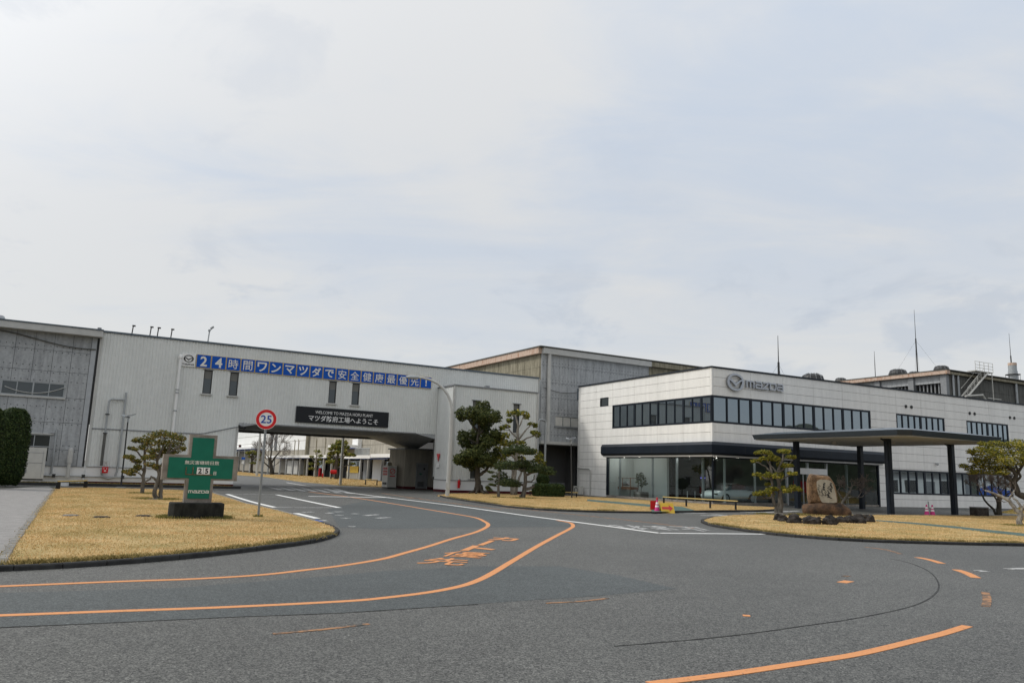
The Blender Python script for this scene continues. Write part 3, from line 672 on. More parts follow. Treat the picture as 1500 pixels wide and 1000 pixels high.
# shaggy uncut fringe of the lawns along the kerbs
M['fringe'] = leaf_mat('uncut_edge_grass', (0.14, 0.12, 0.04), (0.30, 0.235, 0.09), (0.52, 0.40, 0.17))
def fringe(pix, n, hk=1.0):
    P = smooth_line(ground_pts(pix), 4); L = np.cumsum([0]+[(P[i+1]-P[i]).length for i in range(len(P)-1)]); t = rng.uniform(0, L[-1], n)
    X = np.interp(t, L, [p.x for p in P])+rng.normal(0, 0.07, n); Y = np.interp(t, L, [p.y for p in P])+rng.normal(0.10, 0.07, n)
    dens = np.sin(t*1.9)*np.sin(t*0.7+1)+np.sin(t*5.1)*0.5; k = rng.random(n) < 0.55+0.4*dens; X, Y = X[k], Y[k]; n = len(X)
    a = rng.uniform(0, 2*PI, n); h = rng.uniform(0.03, 0.085, n)*hk; w = 0.011; V = np.zeros((n,3,3)); dx, dy = np.cos(a)*w, np.sin(a)*w; z = 0.06
    V[:,0] = np.stack([X-dx,Y-dy,np.full(n,z)],1); V[:,1] = np.stack([X+dx,Y+dy,np.full(n,z)],1); V[:,2] = np.stack([X+rng.normal(0,.05,n),Y+rng.normal(-.03,.05,n),z+h],1)
    np_mesh('grass', V.reshape(-1,3), np.arange(n*3).reshape(-1,3), M['fringe'], None, 'stuff')
fringe([(0,834),(100,829),(200,822),(300,813),(400,801),(450,794),(481,786.5)], 9000)
fringe([(658,729.5),(716,738),(796,746.5),(860,749),(903,750)], 7000)
fringe([(1045,770),(1080,775.6),(1124,781.6),(1180,787),(1260,792),(1400,796.5),(1500,798.5)], 9000)
fringe([(2,829),(34,781),(80,717)], 2200, 0.6)
M['fringe_green'] = leaf_mat('base_grass_with_contact_shade', (0.10, 0.11, 0.025), (0.19, 0.18, 0.05), (0.40, 0.33, 0.12))  # greener grass at the feet; its dark tone also stands in for contact shade
def ring(px, py, rx, ry, n, rz=0.0, sp=0.10):
    c = at(px, py); a = rng.uniform(0, 2*PI, n); k = 1+np.abs(rng.normal(0, sp, n)); e = 0.55
    lx = np.sign(np.cos(a))*np.abs(np.cos(a))**e*rx*k; ly = np.sign(np.sin(a))*np.abs(np.sin(a))**e*ry*k
    X = c.x+lx*math.cos(rz)-ly*math.sin(rz); Y = c.y+lx*math.sin(rz)+ly*math.cos(rz); b = rng.uniform(0, 2*PI, n); h = rng.uniform(0.03, 0.11, n)
    V = np.zeros((n,3,3)); V[:,0] = np.stack([X-np.cos(b)*.011,Y-np.sin(b)*.011,np.full(n,.06)],1); V[:,1] = np.stack([X+np.cos(b)*.011,Y+np.sin(b)*.011,np.full(n,.06)],1); V[:,2] = np.stack([X+rng.normal(0,.03,n),Y+rng.normal(0,.03,n),.06+h],1)
    np_mesh('grass', V.reshape(-1,3), np.arange(n*3).reshape(-1,3), M['fringe_green'], None, 'stuff')
ring(285, 762, 0.74, 0.40, 2600, YW, 0.16); ring(378, 760, 0.06, 0.06, 160, 0, 0.8)
ring(208, 724.5, 0.25, 0.22, 500, 0, 0.9); ring(231, 733.5, 0.45, 0.3, 900, 0, 0.6); ring(1140, 755.8, 0.6, 0.4, 1200, 0, 0.4)
ring(1211, 757, 1.35, 0.6, 1500, 0.3, 0.12); ring(1494, 772, 0.25, 0.2, 600, 0, 0.8); ring(730.5, 730, 0.2, 0.2, 300, 0, 0.8); ring(766, 731, 0.35, 0.3, 600, 0, 0.7)
# grassy mound at the right edge
mc = Vector((38.4,53.6)); mbm = MB(); vs = []; fs = []; nr, na = 8, 28
for i in range(nr+1):
    r = i/nr
    for k in range(na):
        a = 2*PI*k/na; hh = 1.15*(1-r*r)**1.5; vs.append((mc.x+math.cos(a)*r*4.3, mc.y+math.sin(a)*r*3.2, hh+0.03*mnoise.noise((vs and len(vs) or 0, 1, 2))))
for i in range(nr):
    for k in range(na): fs.append((i*na+k, i*na+(k+1)%na, (i+1)*na+(k+1)%na, (i+1)*na+k))
mbm.add(vs, fs); struct(mbm.build('grass_mound', M['soil'], smooth=True))
n = 15000; rr = np.sqrt(rng.random(n)); aa = rng.uniform(0, 2*PI, n); X = mc.x+np.cos(aa)*rr*4.3; Y = mc.y+np.sin(aa)*rr*3.2; Z = 1.15*(1-rr*rr)**1.5
V = np.zeros((n,3,3)); a2 = rng.uniform(0, 2*PI, n); V[:,0] = np.stack([X-np.cos(a2)*.02, Y-np.sin(a2)*.02, Z-.01],1); V[:,1] = np.stack([X+np.cos(a2)*.02, Y+np.sin(a2)*.02, Z-.01],1); V[:,2] = np.stack([X+rng.normal(0,.03,n), Y+rng.normal(0,.03,n), Z+.08],1)
np_mesh('grass', V.reshape(-1,3), np.arange(n*3).reshape(-1,3), M['blade_green'], None, 'stuff')
# lawns beyond the bridge
FP = lawn([(340,690),(391,695.5),(430,696),(476,699),(529,703),(563,706),(560,713.5),(524,712),(494,710.5),(470,708),(443,706),(424,703.3),(387,698.2),(347,695.6)])
grass(FP, 60000, 0.07, 0.03, 0.09, 0.03)
# wooded hills behind the camera (seen only mirrored in the windows)
hv = []; hf = []; nh = 420
for i in range(nh+1):
    a = PI*1.0+PI*1.12*i/nh; deg = math.degrees(a)-360
    for j, (rad, fz) in enumerate(((260,0.0),(300,0.6),(360,1.0),(460,0.0))):
        h = 23+6*mnoise.noise((i*0.03, 3.1, 0))+4*mnoise.noise((i*0.11, 7.7, 0))+2.0*mnoise.noise((i*0.5, 1.7, 0))+9*math.exp(-((deg+5)/3.5)**2)
        hv.append((math.cos(a)*rad, math.sin(a)*rad, max(0.0, h*fz)-0.5+(1.3*mnoise.noise((i*1.9, j*2.2, 5)) if 0 < fz else 0)))
for i in range(nh):
    for j in range(3): hf.append((i*4+j, (i+1)*4+j, (i+1)*4+j+1, i*4+j+1))
struct(MB().add(hv, hf).build('hills', M['hill']))

# ================================================================== BUILDINGS
# ---- left grey workshop (cement boards), flush with the bridge building
gl = thing('workshop', 'grey weathered workshop of cement boards at the left edge, joined to the bridge building', 'building', B(-24.02,0), YB)
W = 22.0
holes = [(-4.95-0.0,-1.58,5.3,6.17), (-3.3,-1.98,1.32,2.98)]
backing(gl, M['dark_grey'], 'front', -W, 0, 1.1, 9.3, holes, 0.06, 0.3)
aj = [-0.42-1.02*i for i in range(22)][::-1]
panels(gl, M['slate'], 'front', [a for a in aj if a > -13], [1.12,2.1,3.75,5.3,6.9,8.2,9.28], holes, 0.0, 0.055, 0.02, 'cement_board')
def bolts(par, side, a0, a1, zs, skip, step=0.335):
    mb = MB(); a = a0
    while a < a1:
        for z in zs:
            if not any(h[0]-.05 < a < h[1]+.05 and h[2]-.1 < z < h[3]+.1 for h in skip): sbox(mb, side, a-0.024, a+0.024, -0.018, 0.002, z-0.024, z+0.024)
        a += step
    o = mb.build('bolt', M['steel_dark'], par); o['kind'] = 'stuff'; return o
bolts(gl, 'front', -9.0, -0.5, [2.0,2.35,3.65,3.95,4.7,5.2,6.3,6.8,7.2,8.1,8.45], holes)
block('corner_post', M['slate_light'], gl, -0.41, -0.12, -0.06, 0.055, 1.12, 9.28)
MB().prism([(-W,9.26),(0.12,9.26),(0.12,9.66),(-W,9.66)], -0.75, 0.0, 'y').build('eave_fascia', M['flash_light'], gl)
block('roof_edge', M['navy_light'], gl, -W, 0.14, -0.8, 12, 9.662, 9.74)
block('base_wall', M['siding_white'], gl, -W, 0.0, -0.05, 0.3, 0.05, 1.08)
block('base_ledge', M['flash'], gl, -W, 0.0, -0.10, 0.0, 1.083, 1.12)
window(gl, 'front', -4.95, -1.58, 5.3, 6.17, [-4.13,-2.43], [-3.28], M['glass_dim'], M['galv'], 0.03, 0.06, 0.05, 0.08)
block('window_sill', M['flash_light'], gl, -5.05, -1.5, -0.10, 0.02, 5.2, 5.295)
window(gl, 'front', -3.3, -1.98, 1.32, 2.98, [-2.85], [], M['glass_dim'], M['galv'], 0.03, 0.06, 0.05, 0.08, rows=(2.25,))
block('lintel', M['flash_light'], gl, -3.4, -1.85, -0.10, 0.0, 2.985, 3.06)
block('side_wall', M['slate_dark'], gl, -W, -W+0.3, 0.3, 12, 0, 9.3)
MB().tube([(-0.1,-0.30,9.75),(-0.1,-0.30,9.9)], 0.12, 8).build('roof_cap', M['flash'], gl)
MB().lathe([(0.45,0),(0.45,0.25),(0.36,0.42),(0.0,0.5)], 14, (-5.7,1.0,9.74)).build('roof_vent', M['galv'], gl)
# sagging cables on the board wall
cb_ = MB(); cb_.tube([(-5.6+5.45*t,-0.12,9.12-0.75*math.sin(PI*t*0.55)**1.6*1.0+0.12*t) for t in [i/10 for i in range(11)]], 0.035, 5); cb_.build('cable', M['slate_dark'], gl)
MB().tube([(-4.75+3.2*t,-0.08,6.2+0.25*(2*t-1)**2*1.6-0.83+0.2*t) for t in [i/12 for i in range(13)]], 0.022, 5).build('cable', M['flash_light'], gl)

# ---- bridge building
br = thing('bridge_building', 'long pale grey corrugated building that bridges the plant road', 'building', B(0,0), YB)
UR = 9.57
wins = [(-17.52,-16.96,6.24,7.86),(-15.80,-15.24,6.24,7.86),(-8.77,-8.21,6.24,7.86),(-6.99,-6.42,6.24,7.86)]
gate = (-14.95, 0.02, 0.0, 4.40)
corrugated(br, M['siding'], 'front', -23.9, UR, 1.14, 9.68, wins+[gate], 0.0)
backing(br, M['slate_dark'], 'front', -23.9, UR, 1.0, 9.68, wins+[gate], 0.05, 0.25)
block('roof_coping', M['navy_light'], br, -23.95, UR+0.03, -0.07, 0.32, 9.683, 9.80)
block('roof_deck', M['flash'], br, -23.9, UR, 0.32, 11.5, 9.4, 9.6)
block('base_wall', M['siding_white'], br, -23.9, -14.97, -0.05, 0.3, 0.22, 1.10)
block('base_ledge', M['flash'], br, -23.9, -14.93, -0.10, 0.0, 1.103, 1.14)
block('skirting', M['maroon'], br, -23.9, -14.96, -0.06, 0.3, 0.0, 0.217)
block('seam_flashing', M['flash'], br, -23.9, -17.55, -0.03, 0.0, 3.47, 3.54)
MB().ribbon([(-17.55,3.50),(-17.2,3.54),(-15.2,4.07),(-14.95,4.10)], 0.07, -0.03, 0.0, 'xz').build('seam_flashing', M['flash'], br)
block('corner_trim', M['flash_light'], br, -24.0, -23.86, -0.04, 0.05, 1.14, 9.68)
block('corner_trim', M['flash_light'], br, -15.05, -14.93, -0.04, 0.03, 1.14, 4.06)
block('corner_trim', M['flash_light'], br, UR-0.03, UR+0.06, -0.04, 0.25, 4.0, 9.68)
# soffit with haunches (front and back outlines differ)
fr_ = [(-14.95,4.09),(-13.7,4.37),(-1.64,4.385),(0.0,4.05)]; bk_ = [(-14.95,4.09),(-13.7,4.38),(-1.3,4.385),(3.0,3.15)]
mb = MB(); vs = [(a,0.012,z) for a,z in fr_]+[(a,11.5,z) for a,z in bk_]; mb.add(vs, [(0,1,5,4),(1,2,6,5),(2,3,7,6)])
mb.add([(-14.95,0.012,4.09),(-13.7,0.012,4.37),(-13.7,0.012,4.43),(-14.95,0.012,4.43)], [(0,1,2,3)])
mb.add([(-1.64,0.012,4.385),(0.02,0.012,4.05),(0.02,0.012,4.43),(-1.64,0.012,4.43)], [(0,1,2,3)])
mb.build('soffit', M['slate'], br)
block('soffit_edge', M['flash'], br, -13.7, -1.62, -0.05, 0.06, 4.36, 4.44)
block('rear_wall', M['slate_dark'], br, -23.9, UR, 11.5, 11.7, 4.2, 9.5)
block('end_wall', M['slate_dark'], br, -15.2, -14.98, 0.3, 11.5, 0.0, 4.3)
for a0,a1,z0,z1 in wins:
    f = window(br, 'front', a0, a1, z0, z1, [], [], M['glass_dim'], M['steel_dark'], 0.05, 0.05)
    block('blind', M['blind'], f, a0+0.05, a1-0.05, 0.075, 0.09, z1-0.6, z1-0.06)
    block('window_sill', M['flash_light'], br, a0-0.12, a1+0.08, -0.12, 0.05, z0-0.10, z0-0.004)
    block('window_head', M['flash'], br, a0-0.05, a1+0.05, -0.06, 0.05, z1+0.003, z1+0.05)
# tower in front of the right end
VT = -2.9
tw = thing('gate_tower', 'pale corrugated tower block with white base standing right of the bridge opening', 'building', B(0.1,VT), YB)
th = [(1.65,2.25,4.76,7.03),(5.31,5.87,4.76,7.03),(1.65,2.15,1.10,1.74)]
TW_ = 7.56
corrugated(tw, M['siding'], 'front', 0, TW_, 0.95, 8.05, th, 0.0)
backing(tw, M['slate_dark'], 'front', 0, TW_, 0.95, 8.05, th, 0.05, 0.2)
corrugated(tw, M['siding'], 'side', 0.0, -VT-0.05, 0.95, 8.05, [], 0.0)
MB().box(0.05,0.2,0.2,-VT,0.95,8.05).box(TW_-0.2,TW_,0.2,-VT,0.0,8.05).build('wall', M['siding'], tw)
MB().box(-0.05,TW_,-0.05,0.2,0.2,0.90).box(-0.05,0.2,0.2,-VT-0.06,0.2,0.90).build('base_wall', M['siding_white'], tw)
MB().box(-0.06,TW_,-0.06,0.2,0.0,0.197).box(-0.06,0.2,0.2,-VT-0.06,0.0,0.197).build('skirting', M['maroon'], tw)
MB().box(-0.09,TW_,-0.09,0.0,0.903,0.95).box(-0.09,0.0,0.0,-VT-0.06,0.903,0.95).build('base_ledge', M['flash'], tw)
block('corner_trim', M['flash_light'], tw, -0.06, 0.10, -0.06, -0.004, 0.95, 8.05)
block('corner_trim', M['flash_light'], tw, TW_-0.08, TW_+0.05, -0.05, 0.2, 0.95, 8.05)
MB().box(-0.08,TW_+0.05,-0.08,-VT-0.04,8.053,8.15).build('roof_coping', M['flash'], tw)
block('roof_box', M['flash'], tw, 3.0, 3.35, 0.5, 0.8, 8.15, 8.35)
for a0,a1,z0,z1 in th:
    f = window(tw, 'front', a0, a1, z0, z1, [], [], M['glass_dim'], M['steel_dark'], 0.05, 0.05)
    if z1 > 3: block('blind', M['blind'], f, a0+0.05, a1-0.05, 0.075, 0.09, z1-0.5, z1-0.06)
    block('window_sill', M['flash_light'], tw, a0-0.1, a1+0.1, -0.10, 0.05, z0-0.09, z0-0.004)
    block('window_head', M['flash'], tw, a0-0.1, a1+0.12, -0.10, 0.05, z1+0.003, z1+0.06)
MB().tube([(TW_+0.12,-0.0,0.9),(TW_+0.12,-0.0,5.75),(TW_+0.2,-0.0,5.92),(TW_+0.45,0.0,5.95),(TW_+0.75,0.0,5.9),(TW_+0.85,0.0,5.75),(TW_+0.85,0.0,0.4)], 0.09, 8).build('drain_pipe', M['galv'], tw)
# guard room under the bridge
gd = thing('guard_room', 'small shaded room with a grey steel door beneath the bridge soffit', 'building', B(0.0,5.7), YB)
MB().box(0,6,0,3.5,0.2,3.3).build('wall', M['far_beige'], gd)
MB().box(-0.02,6,-0.02,3.5,0.0,0.197).build('skirting', M['maroon'], gd)
block('roof_slab', M['flash'], gd, -0.15, 6.1, -0.15, 3.6, 3.303, 3.42)
dr = block('door', M['flash'], gd, 1.15, 2.05, -0.05, -0.003, 0.05, 2.1); 
MB().box(1.05,1.148,-0.07,-0.003,0.03,2.2).box(2.052,2.15,-0.07,-0.003,0.03,2.2).box(1.148,2.052,-0.07,-0.003,2.103,2.2).build('door_frame', M['galv'], gd)
MB().box(1.72,1.88,-0.056,-0.05,1.62,1.8).build('door_window', M['glass_dim'], gd)
mb = MB()
for k in range(7): mb.box(1.25,1.8,-0.062,-0.051,0.22+k*0.06,0.255+k*0.06)
mb.build('door_louvre', M['steel_dark'], gd)
MB().box(1.35,1.62,-0.058,-0.051,1.25,1.33).box(1.45,1.52,-0.058,-0.051,1.18,1.25).build('door_sticker', M['green_sign'], gd)
# vending machine beside it
vm = thing('vending_machine', 'pale vending machine by the road under the bridge, a round no-smoking mark on its side', 'vending machine', B(-1.0,6.9), YB)
MB().box(0,0.8,0,1.25,0.08,1.88).build('cabinet', M['offwhite'], vm)
MB().box(0.04,0.76,0.04,1.21,0,0.08).build('plinth', M['black'], vm)
mb = MB()
for r in range(3):
    for k in range(5): mb.box(-0.02,-0.002,0.12+k*0.21,0.24+k*0.21,1.08+r*0.24,1.25+r*0.24)
mb.build('product_window', M['red'], vm); MB().box(-0.03,-0.002,0.2,1.05,0.3,0.48).build('delivery_flap', M['black'], vm)
MB().disc((0.42,1.42), 0.24, -0.012, -0.002, 24, 0.19).ribbon([(0.28,1.30),(0.56,1.54)], 0.045, -0.012, -0.002, 'xz').build('no_smoking_mark', M['sign_red'], vm)
MB().box(0.18,0.66,-0.008,-0.002,0.98,1.06).build('lettering', M['sign_red'], vm)
MB().lathe([(0.2,0),(0.2,0.22),(0.12,0.3)], 12, (0.35,0.6,1.88)).build('canister', M['slate_brown'], vm)
# ---- tall grey workshop behind, right of the tower
gr = thing('workshop', 'tall grey workshop with a rust-streaked gable eave rising behind the tower', 'building', B(10.0,0.3), YB)
WR = 46.0
hw = [(1.56,4.9,5.74,6.63),(0.0,4.0,0.0,4.05)]
backing(gr, M['dark_grey'], 'front', 0.0, WR, 0, 12.0, hw+[(0,4.0,0,4.05)], 0.06, 0.3)
panels(gr, M['slate'], 'front', [0.0,0.98]+[0.98+0.93*i for i in range(1,13)], [4.1,5.0,6.9,8.2,9.5,11.0,11.98], hw, 0.0, 0.055, 0.02, 'cement_board')
bolts(gr, 'front', 0.2, 12.0, [4.9,5.2,6.8,7.2,8.1,8.45,9.4,9.75,10.9,11.25], hw)
panels(gr, M['slate_brown'], 'front', [0.98+0.93*12+0.93*i for i in range(0,10)], [9.5,11.0,11.98], [], 0.0, 0.055, 0.02, 'cement_board')
panels(gr, M['slate_brown'], 'side', [0.06+0.95*i for i in range(0,24)], [8.5,9.6,10.8,11.95], [], 0.0, 0.055, 0.02, 'gable_board')
backing(gr, M['dark_grey'], 'side', 0.3, 30, 0, 11.95, [], 0.06, 0.3, 'gable_wall')
MB().box(-0.35,0.0,-0.0,30,11.97,12.50).build('gable_fascia', M['rust'], gr)
MB().box(0.003,12.2,-0.35,0.0,11.97,12.46).build('eave_fascia', M['flash_light'], gr)
MB().box(12.203,WR,-0.35,0.0,12.0,12.44).build('eave_fascia', M['slate_brown'], gr)
MB().box(-0.42,WR,-0.42,30,12.503,12.6).build('roof_edge', M['slate_dark'], gr)
window(gr, 'front', 1.56, 4.9, 5.74, 6.63, [2.42,3.25,4.1], [], M['glass_dim'], M['galv'], 0.03, 0.05, 0.05)
for q in (1.63,2.46,3.29,4.14): block('blind', M['offwhite'], gr, q, q+0.74, 0.045, 0.06, 5.80, 6.57)
block('window_sill', M['flash'], gr, 1.5, 5.0, -0.1, 0.0, 5.64, 5.735)
MB().tube([(0.72,-0.16,12.0),(0.72,-0.16,4.3)], 0.17, 10).build('downpipe', M['flash_light'], gr)
MB().tube([(-0.22,-0.16,9.6),(-0.22,-0.16,4.3)], 0.08, 8).build('downpipe', M['galv'], gr)
MB().tube([(0.2+5*t,-0.1,9.0-0.45*math.sin(PI*t)+0.3*t) for t in [i/10 for i in range(11)]], 0.025, 5).build('cable', M['slate_dark'], gr)
# loading bay with its small canopy
MB().box(-0.6,4.4,-1.2,0.28,4.12,4.36).build('bay_canopy', M['flash_light'], gr)
MB().box(-0.6,4.4,-1.15,2.4,4.05,4.1).build('bay_soffit', M['slate_dark'], gr)
MB().box(-0.6,4.6,2.2,2.4,0.9,4.117).box(-0.6,-0.4,0.3,2.19,0,4.117).box(4.2,4.4,0.3,2.19,0,4.117).build('bay_wall', M['room_grey'], gr)
MB().box(-0.6,4.4,2.15,2.4,0.0,0.897).build('bay_base', M['slate'], gr)
for q in (0.45,1.05): block('bay_post', M['steel_dark'], gr, q, q+0.12, 0.9, 1.0, 0, 4.05)

# ---- white main office with the showroom
wb = thing('office_building', 'white panelled two-storey office with ribbon windows and a dark glazed showroom', 'building', Wp(0,0), YW)
DEP, LEN = 16.4, 44.0
zj = [0.586*i for i in range(7)]+[4.1,4.73,5.36,5.97,6.59,7.2,7.83,8.45,9.06]
rib_s, rib_f = (0.0,11.4,5.36,7.2), (0.0,15.93,5.36,7.2)
sh_s, sh_f = (0.0,12.14,0.0,4.07), (0.0,16.62,0.0,4.07)
sq = (11.97,13.15,7.19,7.9)
w2, w3, lw = (18.97,25.03,5.4,7.2), (28.0,33.95,5.4,7.2), (18.15,34.0,0.98,2.85)
w4 = (37.0,43.0,5.4,7.2)
hs = [rib_s, sh_s, sq]; hf_ = [rib_f, sh_f, w2, w3, w4, lw]
ajs = [0.16,2.91,5.72,8.55,11.42,13.74,DEP]
ajf = [0.16,3.56,6.68,9.77,12.87,15.97]+[15.97+3.06*i for i in range(1,10)]
panels(wb, M['panel'], 'side', ajs, zj, hs, 0.0, 0.05)
panels(wb, M['panel'], 'front', ajf, zj, hf_, 0.0, 0.05)
backing(wb, M['joint'], 'front', 0.06, LEN, 0, 9.06, hf_, 0.052, 0.3)
backing(wb, M['joint'], 'side', 0.302, DEP, 0, 9.06, hs, 0.052, 0.3)
for z0,z1 in ((4.08,5.35),(7.21,9.06)):
    block('corner_panel', M['panel'], wb, -0.012, 0.149, -0.012, 0.149, z0, z1)
MB().box(-0.07,LEN,-0.07,0.3,9.063,9.17).box(-0.07,0.3,0.302,DEP,9.063,9.17).build('roof_coping', M['navy'], wb)
MB().box(0.3,LEN,0.3,DEP,8.5,8.6).build('roof_deck', M['flash'], wb)
MB().box(0.0,LEN,DEP-0.25,DEP,0,9.0).box(LEN-0.25,LEN,0.3,DEP-0.25,0,9.0).build('rear_wall', M['panel'], wb)
MB().box(0.3,LEN-0.25,0.3,DEP-0.25,4.3,4.5).build('floor_slab', M['dark_grey'], wb)
MB().box(0.06,0.32,DEP,DEP+0.35,8.0,9.0).build('rain_head', M['navy_light'], wb)
# ribbon windows
ths = [0.55]+[2.91-2.81+2.81*0 for _ in ()]
window(wb, 'side', 0.03, 11.4, 5.36, 7.2, [1.98,3.85,4.79,6.66,7.6,9.5,10.45], [1.08,2.91,5.72,8.55], M['glass'], M['navy'], 0.0, 0.13, 0.075, 0.16)
fx = [1.36,2.46]; tk = [3.56,6.68,9.77,12.87]
for a,b in ((3.56,6.68),(6.68,9.77),(9.77,12.87),(12.87,15.93)): fx += [a+(b-a)/3, a+2*(b-a)/3]
window(wb, 'front', 0.03, 15.93, 5.36, 7.2, fx, tk, M['glass'], M['navy'], 0.0, 0.13, 0.11, 0.2)
for (a,b,z0,z1) in (w2,w3,w4):
    st_ = (b-a)/8; window(wb, 'front', a, b, z0, z1, [a+st_*i for i in (1,2,3,5,6,7)], [a+st_*4], M['glass'], M['navy'], 0.0, 0.12, 0.10, 0.2)
window(wb, 'front', *lw, [lw[0]+0.99*i for i in range(1,16) if i % 4], [lw[0]+0.99*4,lw[0]+0.99*8,lw[0]+0.99*12], M['glass'], M['navy'], 0.0, 0.12, 0.12, 0.2)
window(wb, 'side', *sq, [], [], M['glass_dim'], M['navy'], 0.0, 0.07)
MB().box(11.98,12.06,0.1,0.1,0,0).build
for a in (20.2,20.88,28.51,29.19,34.31,34.97):
    MB().disc((a,7.83), 0.13, -0.06, 0.0, 16).build('vent_hood', M['steel_dark'], wb)
MB().tube([(23.5,-0.02,3.46),(23.5,-0.16,3.46)], 0.05, 8).lathe([(0.03,0.12),(0.10,0.04),(0.10,-0.06),(0.02,-0.1)], 12, (23.5,-0.2,3.42)).build('wall_lamp', M['galv'], wb)
# dark band over the showroom
mb = MB(); pr = [(0.0,3.22),(-0.42,3.22),(-0.55,3.36),(-0.55,3.88),(-0.42,4.07),(0.0,4.10)]
mb.add([], [])
def band(mb, pr, A, Bv):
    """profile (outward, z) swept round the corner: side face from v=A, front face to u=Bv"""
    vs = []; n = len(pr)
    for o, z in pr: vs.append((o, A, z))
    for o, z in pr: vs.append((o, o, z))
    for o, z in pr: vs.append((Bv, o, z))
    fs = [(s*n+i, s*n+(i+1)%n, (s+1)*n+(i+1)%n, (s+1)*n+i) for s in range(2) for i in range(n)]
    fs += [tuple(range(n)), tuple(2*n+i for i in range(n))[::-1]]
    return mb.add(vs, fs)
band(MB(), pr, 12.18, 16.78).build('fascia_band', M['navy'], wb)
band(MB(), [(-0.02,3.10),(-0.38,3.10),(-0.38,3.217),(-0.02,3.217)], 12.1, 16.6).build('band_soffit', M['soffit'], wb)
for q in (2.9,5.7,8.55,11.4): sblock('band_joint', M['steel_dark'], wb, 'side', q-0.012, q+0.012, -0.556, -0.545, 3.37, 3.87)
for q in (2.4,5.2,8.0,10.8,13.6): sblock('band_joint', M['steel_dark'], wb, 'front', q-0.012, q+0.012, -0.556, -0.545, 3.37, 3.87)
# showroom glazing
sblock('showroom_plinth', M['stone_cement'], wb, 'side', 0.0,12.1,0.0,0.25,0.0,0.14); sblock('showroom_plinth', M['stone_cement'], wb, 'front', 0.253,6.8,0.0,0.25,0.0,0.14); sblock('showroom_plinth', M['stone_cement'], wb, 'front', 11.0,16.6,0.0,0.25,0.0,0.14)
sf = MB(); 
for q in (12.05,): sbox(sf,'side',q-0.08,q+0.08,-0.03,0.12,0.14,3.10)
sbox(sf,'side',0.1,11.97,0.02,0.10,3.02,3.10); sbox(sf,'front',0.1,16.5,0.02,0.10,3.02,3.10)
sf.box(0.0,0.09,0.0,0.09,0.14,3.10)
sbox(sf,'front',16.48,16.62,-0.03,0.12,0.02,3.10)
frame = sf.build('showroom_frame', M['navy'], wb)
gb = [0.10,1.1,3.77,6.48,7.8,9.2,10.52,11.97]
for i in range(len(gb)-1): sblock('pane', M['glass_clear'], frame, 'side', gb[i]+0.01, gb[i+1]-0.01, 0.05, 0.062, 0.14, 3.02)
gf = [0.10,1.18,2.55,3.93,5.4,6.82]
for i in range(len(gf)-1): sblock('pane', M['glass_clear'], frame, 'front', gf[i]+0.01, gf[i+1]-0.01, 0.05, 0.062, 0.14, 3.02)
gf = [10.98,13.15,14.8,16.47]
for i in range(len(gf)-1): sblock('pane', M['glass_clear'], frame, 'front', gf[i]+0.01, gf[i+1]-0.01, 0.05, 0.062, 0.14, 3.02)
mb = MB()
for q in (1.1,3.77,6.48,10.52): sbox(mb,'side',q-0.02,q+0.02,0.063,0.25,0.14,3.02)
for q in (1.18,3.93): sbox(mb,'front',q-0.02,q+0.02,0.063,0.25,0.14,3.02)
for q in (13.15,14.8): sbox(mb,'front',q-0.02,q+0.02,0.063,0.25,0.14,3.02)
mb.build('glass_fin', M['galv'], frame)
# entrance
en = MB(); 
for q in (6.88,8.95,10.90): en.box(q-0.06,q+0.06,-0.02,0.14,0.02,3.02)
en.box(6.94,8.89,0.0,0.12,2.32,2.36).box(9.01,10.84,0.0,0.12,2.32,2.36); fr2 = en.build('entrance_frame', M['galv'], wb)
block('entrance_header', M['white'], wb, 6.95, 10.83, -0.08, -0.003, 2.20, 2.62)
for a,b in ((6.95,7.6),(7.66,8.2),(8.26,8.88),(9.02,9.7),(9.76,10.3),(10.36,10.83)): block('pane', M['glass_clear'], fr2, a, b, 0.05, 0.06, 2.64, 3.0)
for a,b in ((6.95,7.85),(7.9,8.88),(9.02,9.9),(9.95,10.83)): block('door', M['glass_clear'], fr2, a, b, 0.05, 0.06, 0.05, 2.2)
mb = MB()
for q in (7.87,8.5,9.35,9.93): mb.box(q-0.03,q+0.03,0.03,0.10,0.03,2.19)
mb.build('door_stile', M['galv'], wb)
# inside the showroom
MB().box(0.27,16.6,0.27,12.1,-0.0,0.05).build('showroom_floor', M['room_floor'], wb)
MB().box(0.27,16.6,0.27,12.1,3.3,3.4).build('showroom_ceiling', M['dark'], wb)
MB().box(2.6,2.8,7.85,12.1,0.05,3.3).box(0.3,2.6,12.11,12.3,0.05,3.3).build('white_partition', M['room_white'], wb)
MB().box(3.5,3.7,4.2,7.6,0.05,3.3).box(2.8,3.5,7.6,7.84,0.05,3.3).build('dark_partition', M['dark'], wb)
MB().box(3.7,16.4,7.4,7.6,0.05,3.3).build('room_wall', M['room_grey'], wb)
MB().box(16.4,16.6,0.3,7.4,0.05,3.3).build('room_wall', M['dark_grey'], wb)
for x,y in ((0.9,3.3),(2.2,2.2),(3.3,3.2),(4.6,2.4),(0.9,9.0),(0.9,11.0)):  # last two are unseen, added to brighten the white partition
    MB().lathe([(0.05,0.0),(0.06,0.1),(0.03,0.14)], 10, (x,y,3.13)).build('spotlight_or_fill', M['spot'], wb)
    pl_ = bpy.data.lights.new('spotlight_or_fill_lamp', 'POINT'); pl_.energy = 9 if y < 8 else 14; pl_.color = (1.0, 0.97, 0.93); pl_.shadow_soft_size = 0.08
    po_ = bpy.data.objects.new('spotlight_or_fill_lamp', pl_); COL.objects.link(po_); po_.parent = wb; po_.location = (x, y, 3.0)
MB().box(1.9,1.94,3.0,3.04,1.25,3.1).build('light_strip', M['strip_lamp'], wb)
